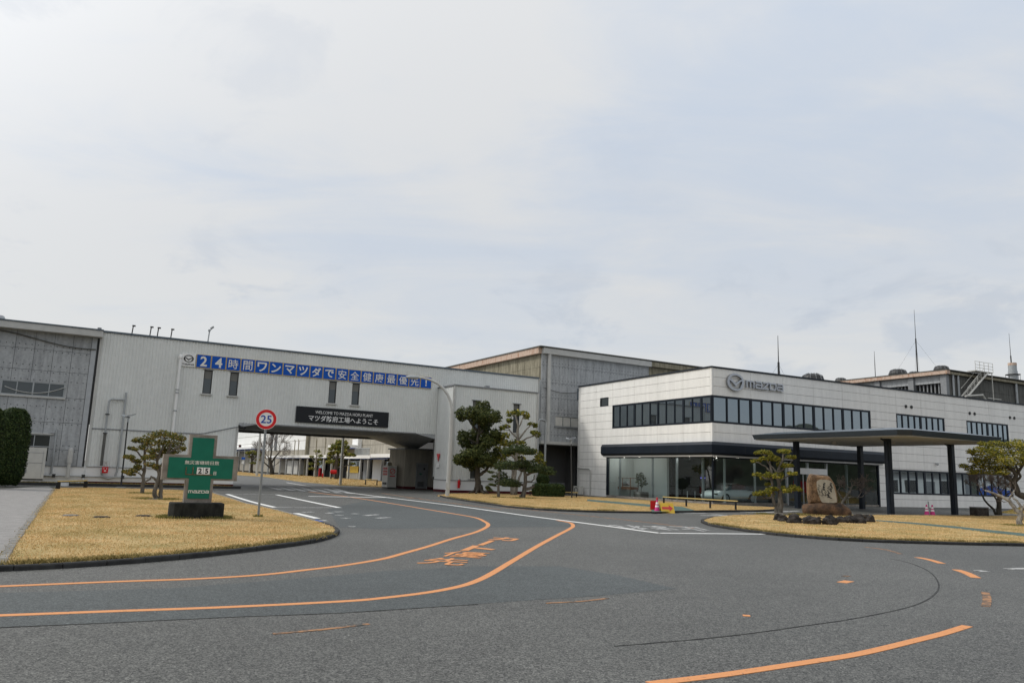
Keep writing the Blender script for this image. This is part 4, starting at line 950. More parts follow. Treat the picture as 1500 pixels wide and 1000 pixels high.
MB().box(3.38,3.49,4.6,5.0,1.68,1.74).build('display_screen', M['blue_led'], wb)
for x in (1.2,1.9): MB().tube([(x,3.9,0.05),(x,3.9,0.75)], 0.03, 8).build('barrier_post', M['galv'], wb)
# entrance canopy
cn = thing('entrance_canopy', 'dark flat porte-cochere roof on four posts before the office entrance', 'canopy', Wp(0,0,0), YW)
CX0,CX1,CY0,CY1 = 0.95,10.35,-13.4,-2.8
def frustum(mb, lo, hi, z0, z1, ch0=0.0):
    def ring(r, c): 
        x0,x1,y0,y1 = r; return [(x0+c,y0),(x1-c*2.2,y0),(x1,y0+c*2.2),(x1,y1),(x0,y1),(x0,y0+c)]
    a, b = ring(lo, ch0), ring(hi, ch0); n = len(a)
    return mb.add([(*p,z0) for p in a]+[(*p,z1) for p in b], [tuple(range(n))[::-1], tuple(range(n,2*n))]+[(i,(i+1)%n,n+(i+1)%n,n+i) for i in range(n)])
frustum(MB(), (CX0+.06,CX1-.06,CY0+.06,CY1-.06), (CX0+.06,CX1-.06,CY0+.06,CY1-.06), 4.17, 4.215, 0.5).build('soffit', M['soffit'], cn)
frustum(MB(), (CX0,CX1,CY0,CY1), (CX0-.08,CX1+.08,CY0-.08,CY1+.08), 4.218, 4.50, 0.5).build('fascia', M['canopy_edge'], cn)
frustum(MB(), (CX0-.08,CX1+.08,CY0-.08,CY1+.08), (CX0+1.1,CX1-1.1,CY0+1.1,CY1-1.1), 4.503, 4.70, 0.5).build('roof', M['navy_light'], cn)
for x,y in ((3.2,-4.16),(9.5,-3.95),(2.95,-10.85),(9.6,-10.25)):
    block('post', M['navy'], cn, x-0.14, x+0.14, y-0.14, y+0.14, 0.0, 4.168)
for x,y in ((2.72,-10.95),(9.37,-10.35)):
    MB().tube([(x-0.45,y,4.15),(x-0.1,y,4.02),(x,y,3.85),(x,y,0.1)], 0.045, 8).build('drain_pipe', M['navy'], cn)
for x,y in ((4.5,-6),(6.5,-4.5),(6,-9)): MB().lathe([(0.12,0),(0.12,0.12)], 12, (x,y,4.05)).build('downlight', M['soffit'], cn)

# ---- tall factory behind the office, with outside stairs
FU, FV = 54.05, 18.0
fa = thing('factory', 'tall dark factory hall with a rusty gable edge rising behind the office roof', 'building', Wp(FU,FV), YW)
backing(fa, M['slate_dark'], 'front', 0, 40, 0, 15.1, [], 0.06, 0.3)
panels(fa, M['slate_dark'], 'front', [1.05*i for i in range(0,17)], [12.0,13.6,15.1], [], 0.0, 0.055, 0.03, 'cement_board')
backing(fa, M['dark_grey'], 'side', 0.3, 40, 0, 14.2, [(0.9,4.2,10,14.2),(4.9,9.0,10,14.2),(9.7,16,10,14.2)], 0.3, 0.5, 'gable_wall')
backing(fa, M['slate'], 'side', 0.3, 40, 14.2, 15.15, [], 0.02, 0.3, 'gable_beam')
for q in (0.0,4.3,9.1,16.2): sblock('gable_pillar', M['flash'], fa, 'side', q, q+0.75, -0.25, 0.3, 0, 15.15)
mb = MB()
for k in range(30): sbox(mb,'side',0.8+k*0.5,0.95+k*0.5,0.35,0.5,10,14.2)
mb.build('louvre', M['flash'], fa)
MB().box(-0.6,0.0,-0.4,40,15.17,15.62).build('gable_fascia', M['rust'], fa)
MB().box(0.003,40,-0.4,0.0,15.17,15.45).build('eave_fascia', M['slate_brown'], fa)
MB().box(-0.65,40,-0.45,40,15.623,15.72).build('roof_edge', M['slate_dark'], fa)
for x in (0.9,1.9): MB().tube([(x,-0.14,15.2),(x,-0.14,8)], 0.14, 8).build('downpipe', M['galv'], fa)
MB().tube([(14.0,-0.2,15.2),(14.0,-0.2,8)], 0.16, 8).build('downpipe', M['galv'], fa)
# outside stairs
sr = thing('roof_stair', 'pale steel stair with railed landing against the factory wall', 'stairs', Wp(FU+1.4,FV-1.4,0), YW)
mb = MB(); mb.box(0.0,0.12,0,0.06,0,0)
a, b_ = Vector((0.2,0,12.5)), Vector((4.6,0,15.75))
for y in (0.0,0.8): MB().tube([(a.x,y,a.z),(b_.x,y,b_.z)], 0.11, 6).build('stringer', M['offwhite'], sr)
for k in range(14):
    t = (k+0.5)/14; p = a.lerp(b_, t); block('tread', M['offwhite'], sr, p.x-0.14, p.x+0.14, 0.05, 0.75, p.z-0.02, p.z+0.02)
block('landing', M['offwhite'], sr, 2.0, 5.6, -0.05, 1.0, 15.75, 15.85)
mb = MB()
for x in (2.0,2.9,3.8,4.7,5.6): mb.tube([(x,-0.05,15.85),(x,-0.05,16.95)], 0.035, 5)
for z in (16.2,16.55,16.95): mb.tube([(2.0,-0.05,z),(5.6,-0.05,z)], 0.03, 5)
mb.build('landing_rail', M['offwhite'], sr)
mb = MB()
for y in (0.0,0.8): mb.tube([(a.x,y,a.z+1),(b_.x-0.6,y,b_.z+0.6)], 0.03, 5)
for k in range(6):
    p = a.lerp(b_, k/6); mb.tube([(p.x,0,p.z),(p.x,0,p.z+1)], 0.025, 5)
mb.build('handrail', M['offwhite'], sr)
mb = MB(); mb.tube([(5.4,0,15.8),(5.4,0,12.2)], 0.06, 6); mb.tube([(-0.3,0,12.5),(3.2,0,12.9),(4.5,0,11.6)], 0.12, 6); mb.tube([(4.2,0,12.6),(7.0,0,12.6)], 0.05, 6); mb.build('support', M['offwhite'], sr)
# chimney
ch = thing('chimney', 'stained steel chimney with a round catwalk on the factory roof', 'chimney', Wp(FU+16.6,FV+1.5,15.7), YW)
ch.scale = (0.85, 0.85, 1.0)
MB().lathe([(0.66,0),(0.66,1.5),(0.60,1.5),(0.60,2.25)], 18).build('flue', M['galv'], ch)
MB().lathe([(0.61,2.25),(0.61,2.6),(0.5,2.6),(0.5,2.3)], 18).build('rusty_rim', M['rust'], ch)
mb = MB(); mb.lathe([(1.05,1.0),(1.05,1.06),(0.66,1.06),(0.66,1.0)], 16)
for k in range(10): mb.tube([(1.03*math.cos(k*PI/5),1.03*math.sin(k*PI/5),0.2 if k % 2 else 1.0),(1.03*math.cos(k*PI/5),1.03*math.sin(k*PI/5),1.06)], 0.03, 5)
mb.build('catwalk', M['steel_dark'], ch)

# ---- works building beyond the bridge (its wall runs along the right of the plant road)
fb = thing('works_building', 'long white and beige works hall with covered walkway seen through the bridge opening', 'building', B(14,30), YB-PI/2)
def X(v): return -(v-30)                                   # local x runs towards the camera
mb = MB()
panels(fb, M['far_white'], 'front', [X(v) for v in (145,133,121,109,96,83.4)], [4.6,6.3,8.0,9.7,11.5], [], 0.0, 0.06, 0.08)
backing(fb, M['far_beige'], 'front', X(145), X(83.3), 0.2, 11.5, [], 0.065, 0.3)
MB().box(X(145),X(83.4),-0.003,0.064,3.2,4.55).build('lower_wall', M['far_beige'], fb)
panels(fb, M['far_beige'], 'front', [X(v) for v in np.linspace(82.6,20,26)], [3.3,5.0,6.7,8.4,10.2], [], 0.0, 0.06, 0.05, 'cement_board')
backing(fb, M['slate_brown'], 'front', X(82.6), X(12), 3.0, 10.2, [], 0.065, 0.3)
MB().tube([(X(82.9),-0.3,0),(X(82.9),-0.3,11)], 0.35, 8).build('downpipe', M['slate_brown'], fb)
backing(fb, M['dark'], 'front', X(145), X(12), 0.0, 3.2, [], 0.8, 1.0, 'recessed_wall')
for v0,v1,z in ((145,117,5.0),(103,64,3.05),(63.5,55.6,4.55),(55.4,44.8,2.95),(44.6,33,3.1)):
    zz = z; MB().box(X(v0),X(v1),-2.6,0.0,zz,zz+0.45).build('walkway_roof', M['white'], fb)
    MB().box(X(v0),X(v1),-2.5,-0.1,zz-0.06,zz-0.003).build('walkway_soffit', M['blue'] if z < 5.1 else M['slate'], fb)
for v in list(np.linspace(143,118,5))+list(np.linspace(102,66,9))+[62,57,54,49,46]:
    block('walkway_post', M['grey_pole'], fb, X(v)-0.13, X(v)+0.13, -2.4, -2.14, 0.0, 3.0 if v < 110 else 4.9)
for v0,v1 in ((91,84),): 
    for k in range(5): block('container_panel', M['offwhite'], fb, X(v0)+k*1.4, X(v0)+k*1.4+1.34, -1.4, -0.2, 0.2, 2.6)
for v0,v1,m in ((79,75,'slate_dark'),(71,67,'slate_dark'),(62.5,56,'far_beige'),(55,52.8,'flash'),(51.2,47.8,'white'),(47,44,'slate')):
    block('wall_panel', M[m], fb, X(v0), X(v1), 0.3, 0.75, 0.0, 2.9 if m in ('white','flash') else 1.1)
for v0,v1 in ((61.5,56.5),(46.8,44.6),(78,74)): window(fb, 'front', X(v0), X(v1), 1.2, 2.7, [X((v0+v1)/2)], [], M['glass_dim'], M['galv'], 0.5)
MB().box(X(58),X(55.5),-0.6,0,4.6,5.9).build('roof_unit', M['white'], fb)
mb = MB()
for k in range(12): mb.box(X(55)+k*0.53,X(55)+k*0.53+0.12,-1.2,-1.1,3.4,4.4)
mb.box(X(55),X(48.6),-1.2,-1.1,4.4,4.5); mb.build('balustrade', M['galv'], fb)
MB().box(X(62),X(57),0.25,0.29,0.9,1.9).build('notice_board', M['yellow'], fb)
for v in (70,75,86,88.5): MB().tube([(X(v),-1.0,3.5),(X(v),-1.0,6.2),(X(v)-0.4,-1.0,6.4)], 0.09, 6).build('roof_pipe', M['slate_brown'], fb)
for v in (106,109.5): MB().tube([(X(v),-0.2,4.6),(X(v),-0.2,9.5)], 0.3, 6).build('duct', M['flash'], fb)
# a dim building closing the view at the far left of the opening
fl = thing('works_building', 'dark shed at the far end of the plant road under a blue walkway roof', 'building', B(-6,160), YB)
MB().box(0,22,0,8,0,4.6).build('wall', M['dark_grey'], fl); MB().box(-0.5,22.5,-0.8,8,4.6,5.4).build('roof', M['white'], fl)
block('door', M['steel_dark'], fl, 6, 9, -0.05, -0.003, 0, 3)

# ================================================================== SIGNS ON THE BUILDINGS
bn = thing('banner_sign', 'row of blue character tiles and one white logo tile along the bridge wall', 'sign', B(0,0), YB)
b0, p = -18.12, 17.58/18
lt = MB().box(-19.03,-18.17,-0.09,-0.02,7.97,8.86).build('logo_tile', M['white'], bn)
mb = MB(); emblem(mb, -18.60, 8.50, 0.29, 0.22, -0.11, -0.091, 0.05); mb.build('emblem', M['ink'], lt)
mb = MB(); wordmark(mb, -18.97, 8.06, 0.105, -0.10, -0.091, 0.2); mb.build('wordmark', M['ink'], lt)
for i, chh in enumerate(BANNER):
    a = b0+p*i; t = MB().box(a+0.04,a+p-0.04,-0.08,-0.02,7.985,8.84).build('sign_tile', M['blue'], bn)
    ed = MB(); 
    for x0,x1,z0,z1 in ((a+0.01,a+0.038,7.96,8.86),(a+p-0.038,a+p-0.01,7.96,8.86),(a+0.038,a+p-0.038,8.843,8.865),(a+0.038,a+p-0.038,7.955,7.982)): ed.box(x0,x1,-0.075,-0.02,z0,z1)
    ed.build('tile_edge', M['yellow_pipe'], t)
    me, dim = GL['b%d' % i]; s = 0.66/max(dim[0], dim[1]); big = 0.68 if chh in '24' else 0.66
    h = big if chh in '24！' else s*dim[1]
    if chh == '！': h = 0.56
    letter('b%d' % i, M['ivory'], t, (a+p/2, -0.087, 8.41), FR, h, None, 'lettering', 0.012)
bs = thing('welcome_sign', 'long black welcome board with white lettering above the bridge opening', 'sign', B(0,0), YB)
MB().box(-11.07,-4.0,-0.12,-0.02,4.69,5.85).build('board', M['sign_black'], bs)
letter('welcome', M['white'], bs, (-7.48,-0.125,5.50), FR, 0.215, 4.4, 'lettering', 0.012)
letter('welcome_jp', M['white'], bs, (-7.5,-0.125,5.06), FR, 0.43, 5.3, 'lettering', 0.012)
lg = thing('building_logo', 'raised chrome emblem and wordmark on the white office wall above the ribbon window', 'sign', Wp(0,0), YW)
mb = MB(); emblem(mb, 2.0, 8.22, 0.70, 0.53, -0.20, -0.04, 0.13); mb.build('emblem', M['chrome'], lg)
mb = MB(); wordmark(mb, 3.05, 7.94, 0.50, -0.18, -0.04, 0.2); mb.build('wordmark', M['chrome'], lg)
# small wall sign, extinguisher
mb = thing('wall_notice', 'small red inverted triangle notice on the left face of the gate tower', 'sign', B(0.06,-0.75), YB)
MB().prism([(-0.3,2.9),(0.3,2.9),(0.0,2.3)], -0.045, -0.02, 'x').add([],[]).build('triangle', M['sign_red'], mb)
MB().prism([(-0.25,2.15),(0.25,2.15),(0.25,1.85),(-0.25,1.85)], -0.04, -0.02, 'x').build('plate', M['white'], mb)
fe = thing('fire_extinguisher', 'red fire extinguisher hanging at the white base of the gate tower', 'extinguisher', B(0.75,VT-0.16), YB)
MB().lathe([(0.09,0.35),(0.1,0.38),(0.1,0.85),(0.04,0.95),(0.03,1.0)], 10).build('cylinder', M['red'], fe); MB().tube([(0,0,1.0),(0.1,0,1.02),(0.13,0,0.6)], 0.02, 5).build('hose', M['black'], fe)

# ---- green cross record board on the lawn
so_ = at(284,763); sg_ = thing('record_board', 'green cross shaped accident record board in a concrete slab on a black base', 'sign', (so_.x-0.02, so_.y+0.15, 0.06), YW)
bb = MB(); bb.prism([(-0.80,-0.10),(-0.68,-0.34),(0.74,-0.34),(0.80,-0.28),(0.80,0.42),(-0.80,0.42)], 0.0, 0.50); 
me_b = bb.build('base_block', M['mossy'], sg_)
bmod = me_b.modifiers.new('edge','BEVEL'); bmod.width = 0.05; bmod.segments = 3
cs = 0.415
cross = [(-cs,0.50),(cs,0.50),(cs,1.20),(1.13,1.20),(1.13,1.99),(cs,1.99),(cs,2.64),(-cs,2.64),(-cs,1.99),(-1.13,1.99),(-1.13,1.20),(-cs,1.20)]
sg_.scale = (0.86, 0.86, 0.86)
MB().prism(cross, -0.10, 0.24, 'y').build('cross_slab', M['stone_cement'], sg_)
gs = 0.325
cg = [(-gs,0.63),(gs,0.63),(gs,1.26),(0.97,1.26),(0.97,1.90),(gs,1.90),(gs,2.54),(-gs,2.54),(-gs,1.90),(-0.97,1.90),(-0.97,1.26),(-gs,1.26)]
MB().prism(cg, -0.125, -0.102, 'y').build('green_panel', M['green_sign'], sg_)
letter('days', M['ivory'], sg_, (0.02,-0.130,1.755), FR, 0.125, 1.03, 'lettering', 0.008)
rk = MB(); rk.box(-0.45,0.36,-0.15,-0.126,1.365,1.39)
for x in (-0.45,-0.245): rk.box(x,x+0.022,-0.15,-0.126,1.39,1.61)
rk.build('number_rack', M['mon_brown'], sg_)
for k, x in (('2',-0.025),('5',0.175)):
    t = MB().box(x-0.093,x+0.093,-0.148,-0.128,1.392,1.605).build('number_plate', M['white'], sg_); letter(k, M['ink'], t, (x,-0.152,1.498), FR, 0.165, None, 'numeral', 0.006)
letter('nichi', M['ivory'], sg_, (0.43,-0.130,1.43), FR, 0.11, 0.08, 'lettering', 0.008)
mb = MB(); wordmark(mb, -0.30, 0.80, 0.086, -0.136, -0.126, 0.22); mb.build('wordmark', M['ivory'], sg_)

# ---- speed limit sign
u_ = Upright(378,760); ss = thing('speed_sign', 'round red and white 25 speed limit sign on a slim grey pole', 'road sign', u_.o, math.atan2(u_.r.y,u_.r.x))
c = u_.l(390,614); top = u_.l(391,602); lx = lambda q: q.dot(u_.r)
lean = lx(c); MB().tube([(0,0,0),(lean*0.98,0,top.z)], 0.036, 10).build('pole', M['sign_pole'], ss)
q0 = (lean, c.z)
MB().disc(q0, 0.305, -0.058, -0.04, 36).build('plate', M['white'], ss); MB().disc(q0, 0.290, -0.064, -0.0585, 36, 0.205).build('red_ring', M['sign_red'], ss)
letter('25', M['sign_blue'], ss, (q0[0],-0.062,q0[1]), FR, 0.235, 0.31, 'numerals', 0.006)
for z in (-0.1,0.1): block('clamp', M['galv'], ss, q0[0]-0.06, q0[0]+0.06, -0.039, 0.045, q0[1]+z-0.02, q0[1]+z+0.02)

# ---- curved street lamp by the tower
u_ = Upright(655,727.5); sl_ = thing('street_lamp', 'tall tapered street lamp with curved arm reaching left in front of the tower', 'street lamp', u_.o)
pts = [u_.l(*q) for q in ((655,727.5),(657.5,690),(660,640),(661.5,598),(660,588),(656,578),(649.5,569),(641,561.5),(630,556),(618,553.2),(612,552.8))]
MB().tube(pts, [0.13,0.125,0.115,0.10,0.095,0.09,0.085,0.08,0.075,0.07,0.07], 12).build('pole', M['grey_pole'], sl_)
a = pts[-1]; r = u_.r; MB().tube([a+r*0.1, a-r*0.15, a-r*0.5, a-r*0.75], [0.07,0.13,0.13,0.06], 10).build('lamp_head', M['galv'], sl_)
MB().lathe([(0.2,0.0),(0.2,0.06),(0.14,0.08)], 12).build('base_plate', M['galv'], sl_)
MB().box(-0.11,0.11,-0.145,-0.1,0.5,0.9).build('hatch', M['grey_pole'], sl_)
# ---- small solar lamps
def solar(px, py, tx, ty, hx, label):
    u = Upright(px, py); t = thing('solar_lamp', label, 'lamp', u.o, 0, 'solar path lamps')
    tp = u.l(tx, ty); MB().tube([(0,0,0), tp], [0.05,0.04], 8).build('pole', M['steel_dark'], t)
    MB().box(-0.2,0.2,-0.2,0.2,0,0.04).build('foot', M['galv'], t)
    r = u.r*hx
    MB().tube([tp, tp+Vector((0,0,0.2))], 0.06, 8).build('neck', M['galv'], t)
    n0 = tp+Vector((0,0,0.2))
    def plate(A, Bq, w, th, nm, m):
        c = (Bq-A); sd = Vector((0, w, 0.25*w)); up = Vector((0, 0, th)); p = [A-sd, Bq-sd, Bq+sd, A+sd]
        MB().add(p+[v+up for v in p], [(0,1,2,3),(4,5,6,7),(0,1,5,4),(1,2,6,5),(2,3,7,6),(3,0,4,7)]).build(nm, m, t)
    plate(n0-r*0.2+Vector((0,0,0.10)), n0+r*0.30+Vector((0,0,0.24)), 0.22, 0.05, 'solar_panel', M['chrome'])
    plate(n0+r*0.05+Vector((0,0,0.02)), n0-r*0.36+Vector((0,0,0.16)), 0.11, 0.07, 'lamp_head', M['galv'])
    return t
solar(177,713.5,187.2,618,1.0,'solar lamp on a dark pole at the back edge of the left lawn')
solar(837.5,730.5,836.6,650,1.0,'solar lamp on a thin pole beside the end wall of the white office')
# ---- low yellow-topped rails
def rail(p0, p1, hpx, nposts, label, pw=0.037):
    A = at(*p0); Bq = at(*p1); d = Bq-A; L = d.length; t = thing('low_rail', label, 'rail', A, math.atan2(d.y,d.x), 'low rails with yellow tops')
    for k in range(nposts):
        x = L*k/(nposts-1)*0.985+0.02; block('post', M['black'], t, x-pw, x+pw, -pw, pw, 0.0, hpx-0.076)
    block('top_bar', M['yellow_pipe'], t, -0.05, L+0.08, -0.035, 0.035, hpx-0.045, hpx); block('under_bar', M['steel_dark'], t, -0.03, L+0.05, -0.03, 0.03, hpx-0.075, hpx-0.047)
    return t
rail((972,741),(1079,748.5),0.55,4,'long low rail with yellow top before the showroom glass')
rail((84,718),(125,716),0.47,2,'short low rail with yellow top at the end of the paved path', 0.075)
rail((776,727),(845,729.5),0.42,4,'low rail with yellow top behind the clipped hedge block')
rail((535,711),(552,712),0.62,2,'short low rail with pale top beyond the bridge near the vending machine')
# ---- warning cones, arrow board, post
def cone(px, py, h, label, grp=None, bar=False):
    t = thing('traffic_cone', label, 'traffic cone', at(px,py), 0, grp); k = h/0.7
    R = lambda z: (0.17-0.135*z/0.7)*k
    MB().box(-.19*k,.19*k,-.19*k,.19*k,0,.035*k).build('base', M['pink'], t)
    for i,(z0,z1,m) in enumerate(((0.036,0.30,'pink'),(0.301,0.40,'white'),(0.401,0.46,'pink'),(0.461,0.57,'white'),(0.571,0.70,'pink'))):
        MB().lathe([(R(z0),z0*k),(R(z1),z1*k)], 14).build('body' if m == 'pink' else 'reflective_band', M[m], t)
    if bar: MB().lathe([(0.05*k,0.70*k),(0.055*k,0.78*k),(0.03*k,0.84*k)], 10).build('beacon', M['red'], t)
    return t
cone(962.5,750.3,0.58,'pink and white traffic cone with red beacon beside the yellow arrow board',None,True)
cone(1358,755.6,0.62,'left one of the two pink cones at the thin post on the forecourt','pink cones on the forecourt')
cone(1366.3,755.8,0.62,'right one of the two pink cones at the thin post on the forecourt','pink cones on the forecourt')
pp_ = at(1361.6,754.5); MB().tube([(0,0,0),(-0.03,0,0.78)], 0.035, 8).build('bollard_post', M['galv'], None, pp_); tag(bpy.context.scene.objects['bollard_post'], 'thin grey post standing between two pink cones', 'post')
ab = thing('arrow_board', 'yellow folding board with a red arrow pointing right, at the footpath', 'sign', at(978,751), 0.02)
mb = MB(); mb.add([(-0.30,-0.12,0.0),(0.32,-0.12,0.0),(0.26,0.06,0.45),(-0.36,0.06,0.45),(-0.30,-0.10,0.0),(0.32,-0.10,0.0),(0.26,0.08,0.45),(-0.36,0.08,0.45)], [(0,1,2,3),(4,5,6,7),(0,1,5,4),(1,2,6,5),(2,3,7,6),(3,0,4,7)]); mb.build('front_board', M['yellow'], ab)
mb = MB(); mb.add([(-0.30,0.3,0.0),(0.32,0.3,0.0),(0.26,0.10,0.45),(-0.36,0.10,0.45),(-0.30,0.32,0.0),(0.32,0.32,0.0),(0.26,0.12,0.45),(-0.36,0.12,0.45)], [(0,1,2,3),(4,5,6,7),(0,1,5,4),(1,2,6,5),(2,3,7,6),(3,0,4,7)]); mb.build('rear_board', M['yellow'], ab)
def sl3(x, h): return (x-0.06*h/0.45, -0.128+0.18*h/0.45, h)
mb = MB(); pa = [(-0.24,0.17),(0.09,0.17),(0.09,0.08),(0.27,0.225),(0.09,0.37),(0.09,0.28),(-0.24,0.28)]; mb.add([sl3(*q) for q in pa], [tuple(range(7))]); mb.build('arrow', M['arrow'], ab)
rb = thing('red_board', 'dark red board standing behind the pink cone with the beacon', 'sign', at(957,748.5), 0.05)
MB().box(-0.13,0.15,0,0.04,0.06,0.5).build('board', M['red'], rb); MB().box(-0.1,-0.07,0.045,0.25,0,0.48).build('stay', M['steel_dark'], rb)
# dull stone box and red banner by the mound
sb = thing('stone_box', 'low grey stone box on the forecourt edge right of the canopy', 'box', at(1435,757), 0.3); MB().box(-0.42,0.42,-0.25,0.25,0.0,0.52).build('body', M['rock'], sb); MB().box(-0.44,0.44,-0.27,0.27,0.523,0.57).build('lid', M['flash'], sb)
rd = thing('red_hoarding', 'red hoarding behind the grass mound at the right edge', 'sign', (34.6,51.6,0), YW); MB().box(0,3.0,0,0.06,0.75,1.75).build('panel', M['red'], rd)
for x in (0.1,2.8): block('post', M['steel_dark'], rd, x, x+0.08, 0.063, 0.14, 0, 1.75)
# ---- things along the left walls
ac = thing('air_conditioner', 'large ivory outdoor cooling unit against the workshop wall behind the left bush', 'air conditioner', B(-26.75,-1.0,0.25), YB)
MB().box(-0.62,0.62,-0.35,0.35,0.08,1.92).build('casing', M['offwhite'], ac)
MB().box(-0.6,0.6,-0.33,0.33,0,0.08).build('feet', M['steel_dark'], ac)
MB().box(-0.5,0.5,-0.362,-0.352,1.0,1.02).box(-0.5,0.5,-0.362,-0.352,1.6,1.615).box(-0.47,-0.46,-0.362,-0.352,0.15,1.75).box(0.46,0.47,-0.362,-0.352,0.15,1.75).build('panel_seam', M['flash'], ac)
MB().box(-0.4,-0.28,-0.365,-0.352,0.4,0.62).build('badge', M['flash'], ac)
ac2 = thing('air_conditioner', 'small outdoor cooling unit at the foot of the white office end wall', 'air conditioner', Wp(-0.45,15.5), YW)
MB().box(-0.2,0.2,-0.45,0.45,0.05,0.72).build('casing', M['offwhite'], ac2)
mb = MB(); mb.disc((0,0.38), 0.26, -0.005, 0.005, 20, 0.2)
o = mb.build('fan_grille', M['steel_dark'], ac2, (-0.21,0.05,0), (0,0,PI/2)); MB().box(-0.18,0.18,-0.4,0.4,0,0.05).build('feet', M['steel_dark'], ac2)
cp = thing('pipe_run', 'grey pipe bend on the lower end wall of the white office', 'pipe', Wp(-0.1,14.3), YW)
MB().tube([(0,0,0.0),(0,0,2.05),(0,0.12,2.15),(0,1.9,2.2)], 0.05, 8).build('pipe', M['grey_pole'], cp)
dp = thing('downpipe', 'white downpipe with ball cap on the bridge wall left of the logo tile', 'pipe', B(-19.12,-0.16), YB)
MB().tube([(0,0,8.45),(0,0,1.2)], 0.085, 10).build('pipe', M['white'], dp); MB().lathe([(0.05,8.4),(0.13,8.48),(0.13,8.62),(0.04,8.74)], 12).build('cap', M['white'], dp)
for z in (6.1,6.3,4.9): MB().lathe([(0.11,z),(0.11,z+0.08)], 10).build('collar', M['galv'], dp)
pr_ = thing('wall_pipes', 'pair of grey pipes looping down the pale wall to a red hose box', 'pipe', B(-22.4,-0.2), YB)
MB().tube([(0.25,0,5.9),(0.25,0,0.9),(0.15,0,0.5),(-0.2,0,0.42),(-0.55,0,0.5),(-0.62,0,0.75),(-0.62,0,1.0)], 0.065, 8).build('pipe', M['galv'], pr_)
MB().tube([(0.2,0,5.42),(-0.45,0,5.42),(-0.58,0,5.39),(-0.66,0,5.28),(-0.68,0,5.1),(-0.68,0,3.2)], 0.06, 8).build('pipe', M['galv'], pr_)
MB().tube([(-0.68,0,3.2),(-0.68,0,1.2)], 0.085, 8).build('pipe_sleeve', M['slate_dark'], pr_)
for z in (3.2,4.4): MB().lathe([(0.13,z),(0.13,z+0.07)], 8, (-0.68,0,0)).build('clamp', M['steel_dark'], pr_)
hb = thing('hose_box', 'red fire hose box low on the white base wall', 'hose box', B(-22.85,-0.35), YB); MB().box(-0.17,0.17,-0.14,0.14,0.76,1.14).build('box', M['red'], hb)
MB().box(-0.06,0.06,-0.147,-0.141,0.86,0.93).box(-0.10,-0.06,-0.147,-0.141,1.0,1.06).box(0.06,0.10,-0.147,-0.141,1.0,1.06).build('label', M['white'], hb); MB().tube([(0,0,1.2),(0,0,1.5)], 0.06, 8).lathe([(0.12,1.42),(0.12,1.5)], 8).build('valve', M['flash_light'], hb)
vp = thing('vent_pipe', 'thick pale vent pipe with domed cap on the workshop base', 'pipe', B(-24.85,-0.28), YB)
MB().tube([(0,0,2.05),(0,0,1.3)], 0.15, 10).lathe([(0.15,2.05),(0.12,2.18),(0.03,2.24)], 10).tube([(0,0,1.3),(0,0,0.42)], 0.105, 10).build('pipe', M['flash_light'], vp)
cd_ = thing('conduit', 'slim grey conduit with side stub beside the workshop ground floor window', 'pipe', B(-25.75,-0.14), YB)
MB().tube([(0,0,3.35),(0,0,0.7),(-0.1,0,0.5),(-0.5,0,0.45)], 0.055, 8).tube([(0,0,3.15),(-0.35,0,3.12)], 0.03, 6).build('pipe', M['galv'], cd_)
hp = thing('floor_pipe', 'long grey pipe run low along the white base of the left walls', 'pipe', B(-26.2,-0.22), YB)
MB().tube([(0,0,0.52),(9.0,0,0.52)], 0.05, 8).build('pipe', M['galv'], hp)
for x in (0.6,2.2,4.4,6.8,8.9): MB().lathe([(0.1,0.42),(0.1,0.62)], 8, (x,0,0)).build('bracket', M['steel_dark'], hp)
# roof posts along the bridge parapet
RPST = None
for k, (x, hgt, lab) in enumerate(((-22.2,0.5,'leftmost'),(-21.12,0.55,'second from the left'),(-20.67,0.55,'third from the left'),(-19.83,0.55,'rightmost'))):
    t = thing('roof_post', '%s of the four short hooked posts on the bridge roof edge' % lab, 'post', B(x,0.15,9.8), YB, 'roof posts on the bridge')
    MB().tube([(0,0,0),(0.03,0,hgt)], 0.04, 6).build('rod', M['steel_dark'], t); MB().box(-0.03,0.17,-0.05,0.05,hgt,hgt+0.09).build('hook', M['steel_dark'], t)
t = thing('roof_camera', 'security camera on a thin mast above the bridge roof', 'camera', B(-17.45,0.2,9.8), YB)
MB().tube([(0,0,0),(0.04,0,0.85)], 0.045, 6).build('mast', M['galv'], t); MB().box(-0.05,0.1,-0.06,0.06,0.75,0.88).tube([(0.05,0,0.85),(0.18,0,0.98)], 0.05, 6).tube([(0.1,0,0.98),(0.27,0,1.12)], 0.085, 8).build('housing', M['galv'], t)
t = thing('wall_camera', 'dark security camera at the left corner of the bridge opening', 'camera', B(-14.9,-0.1,4.0), YB); MB().box(-0.05,0.05,0,0.1,0.1,0.25).build('bracket', M['black'], t); MB().tube([(0,-0.05,0.12),(0.3,-0.35,0.02)], 0.09, 8).build('housing', M['black'], t)
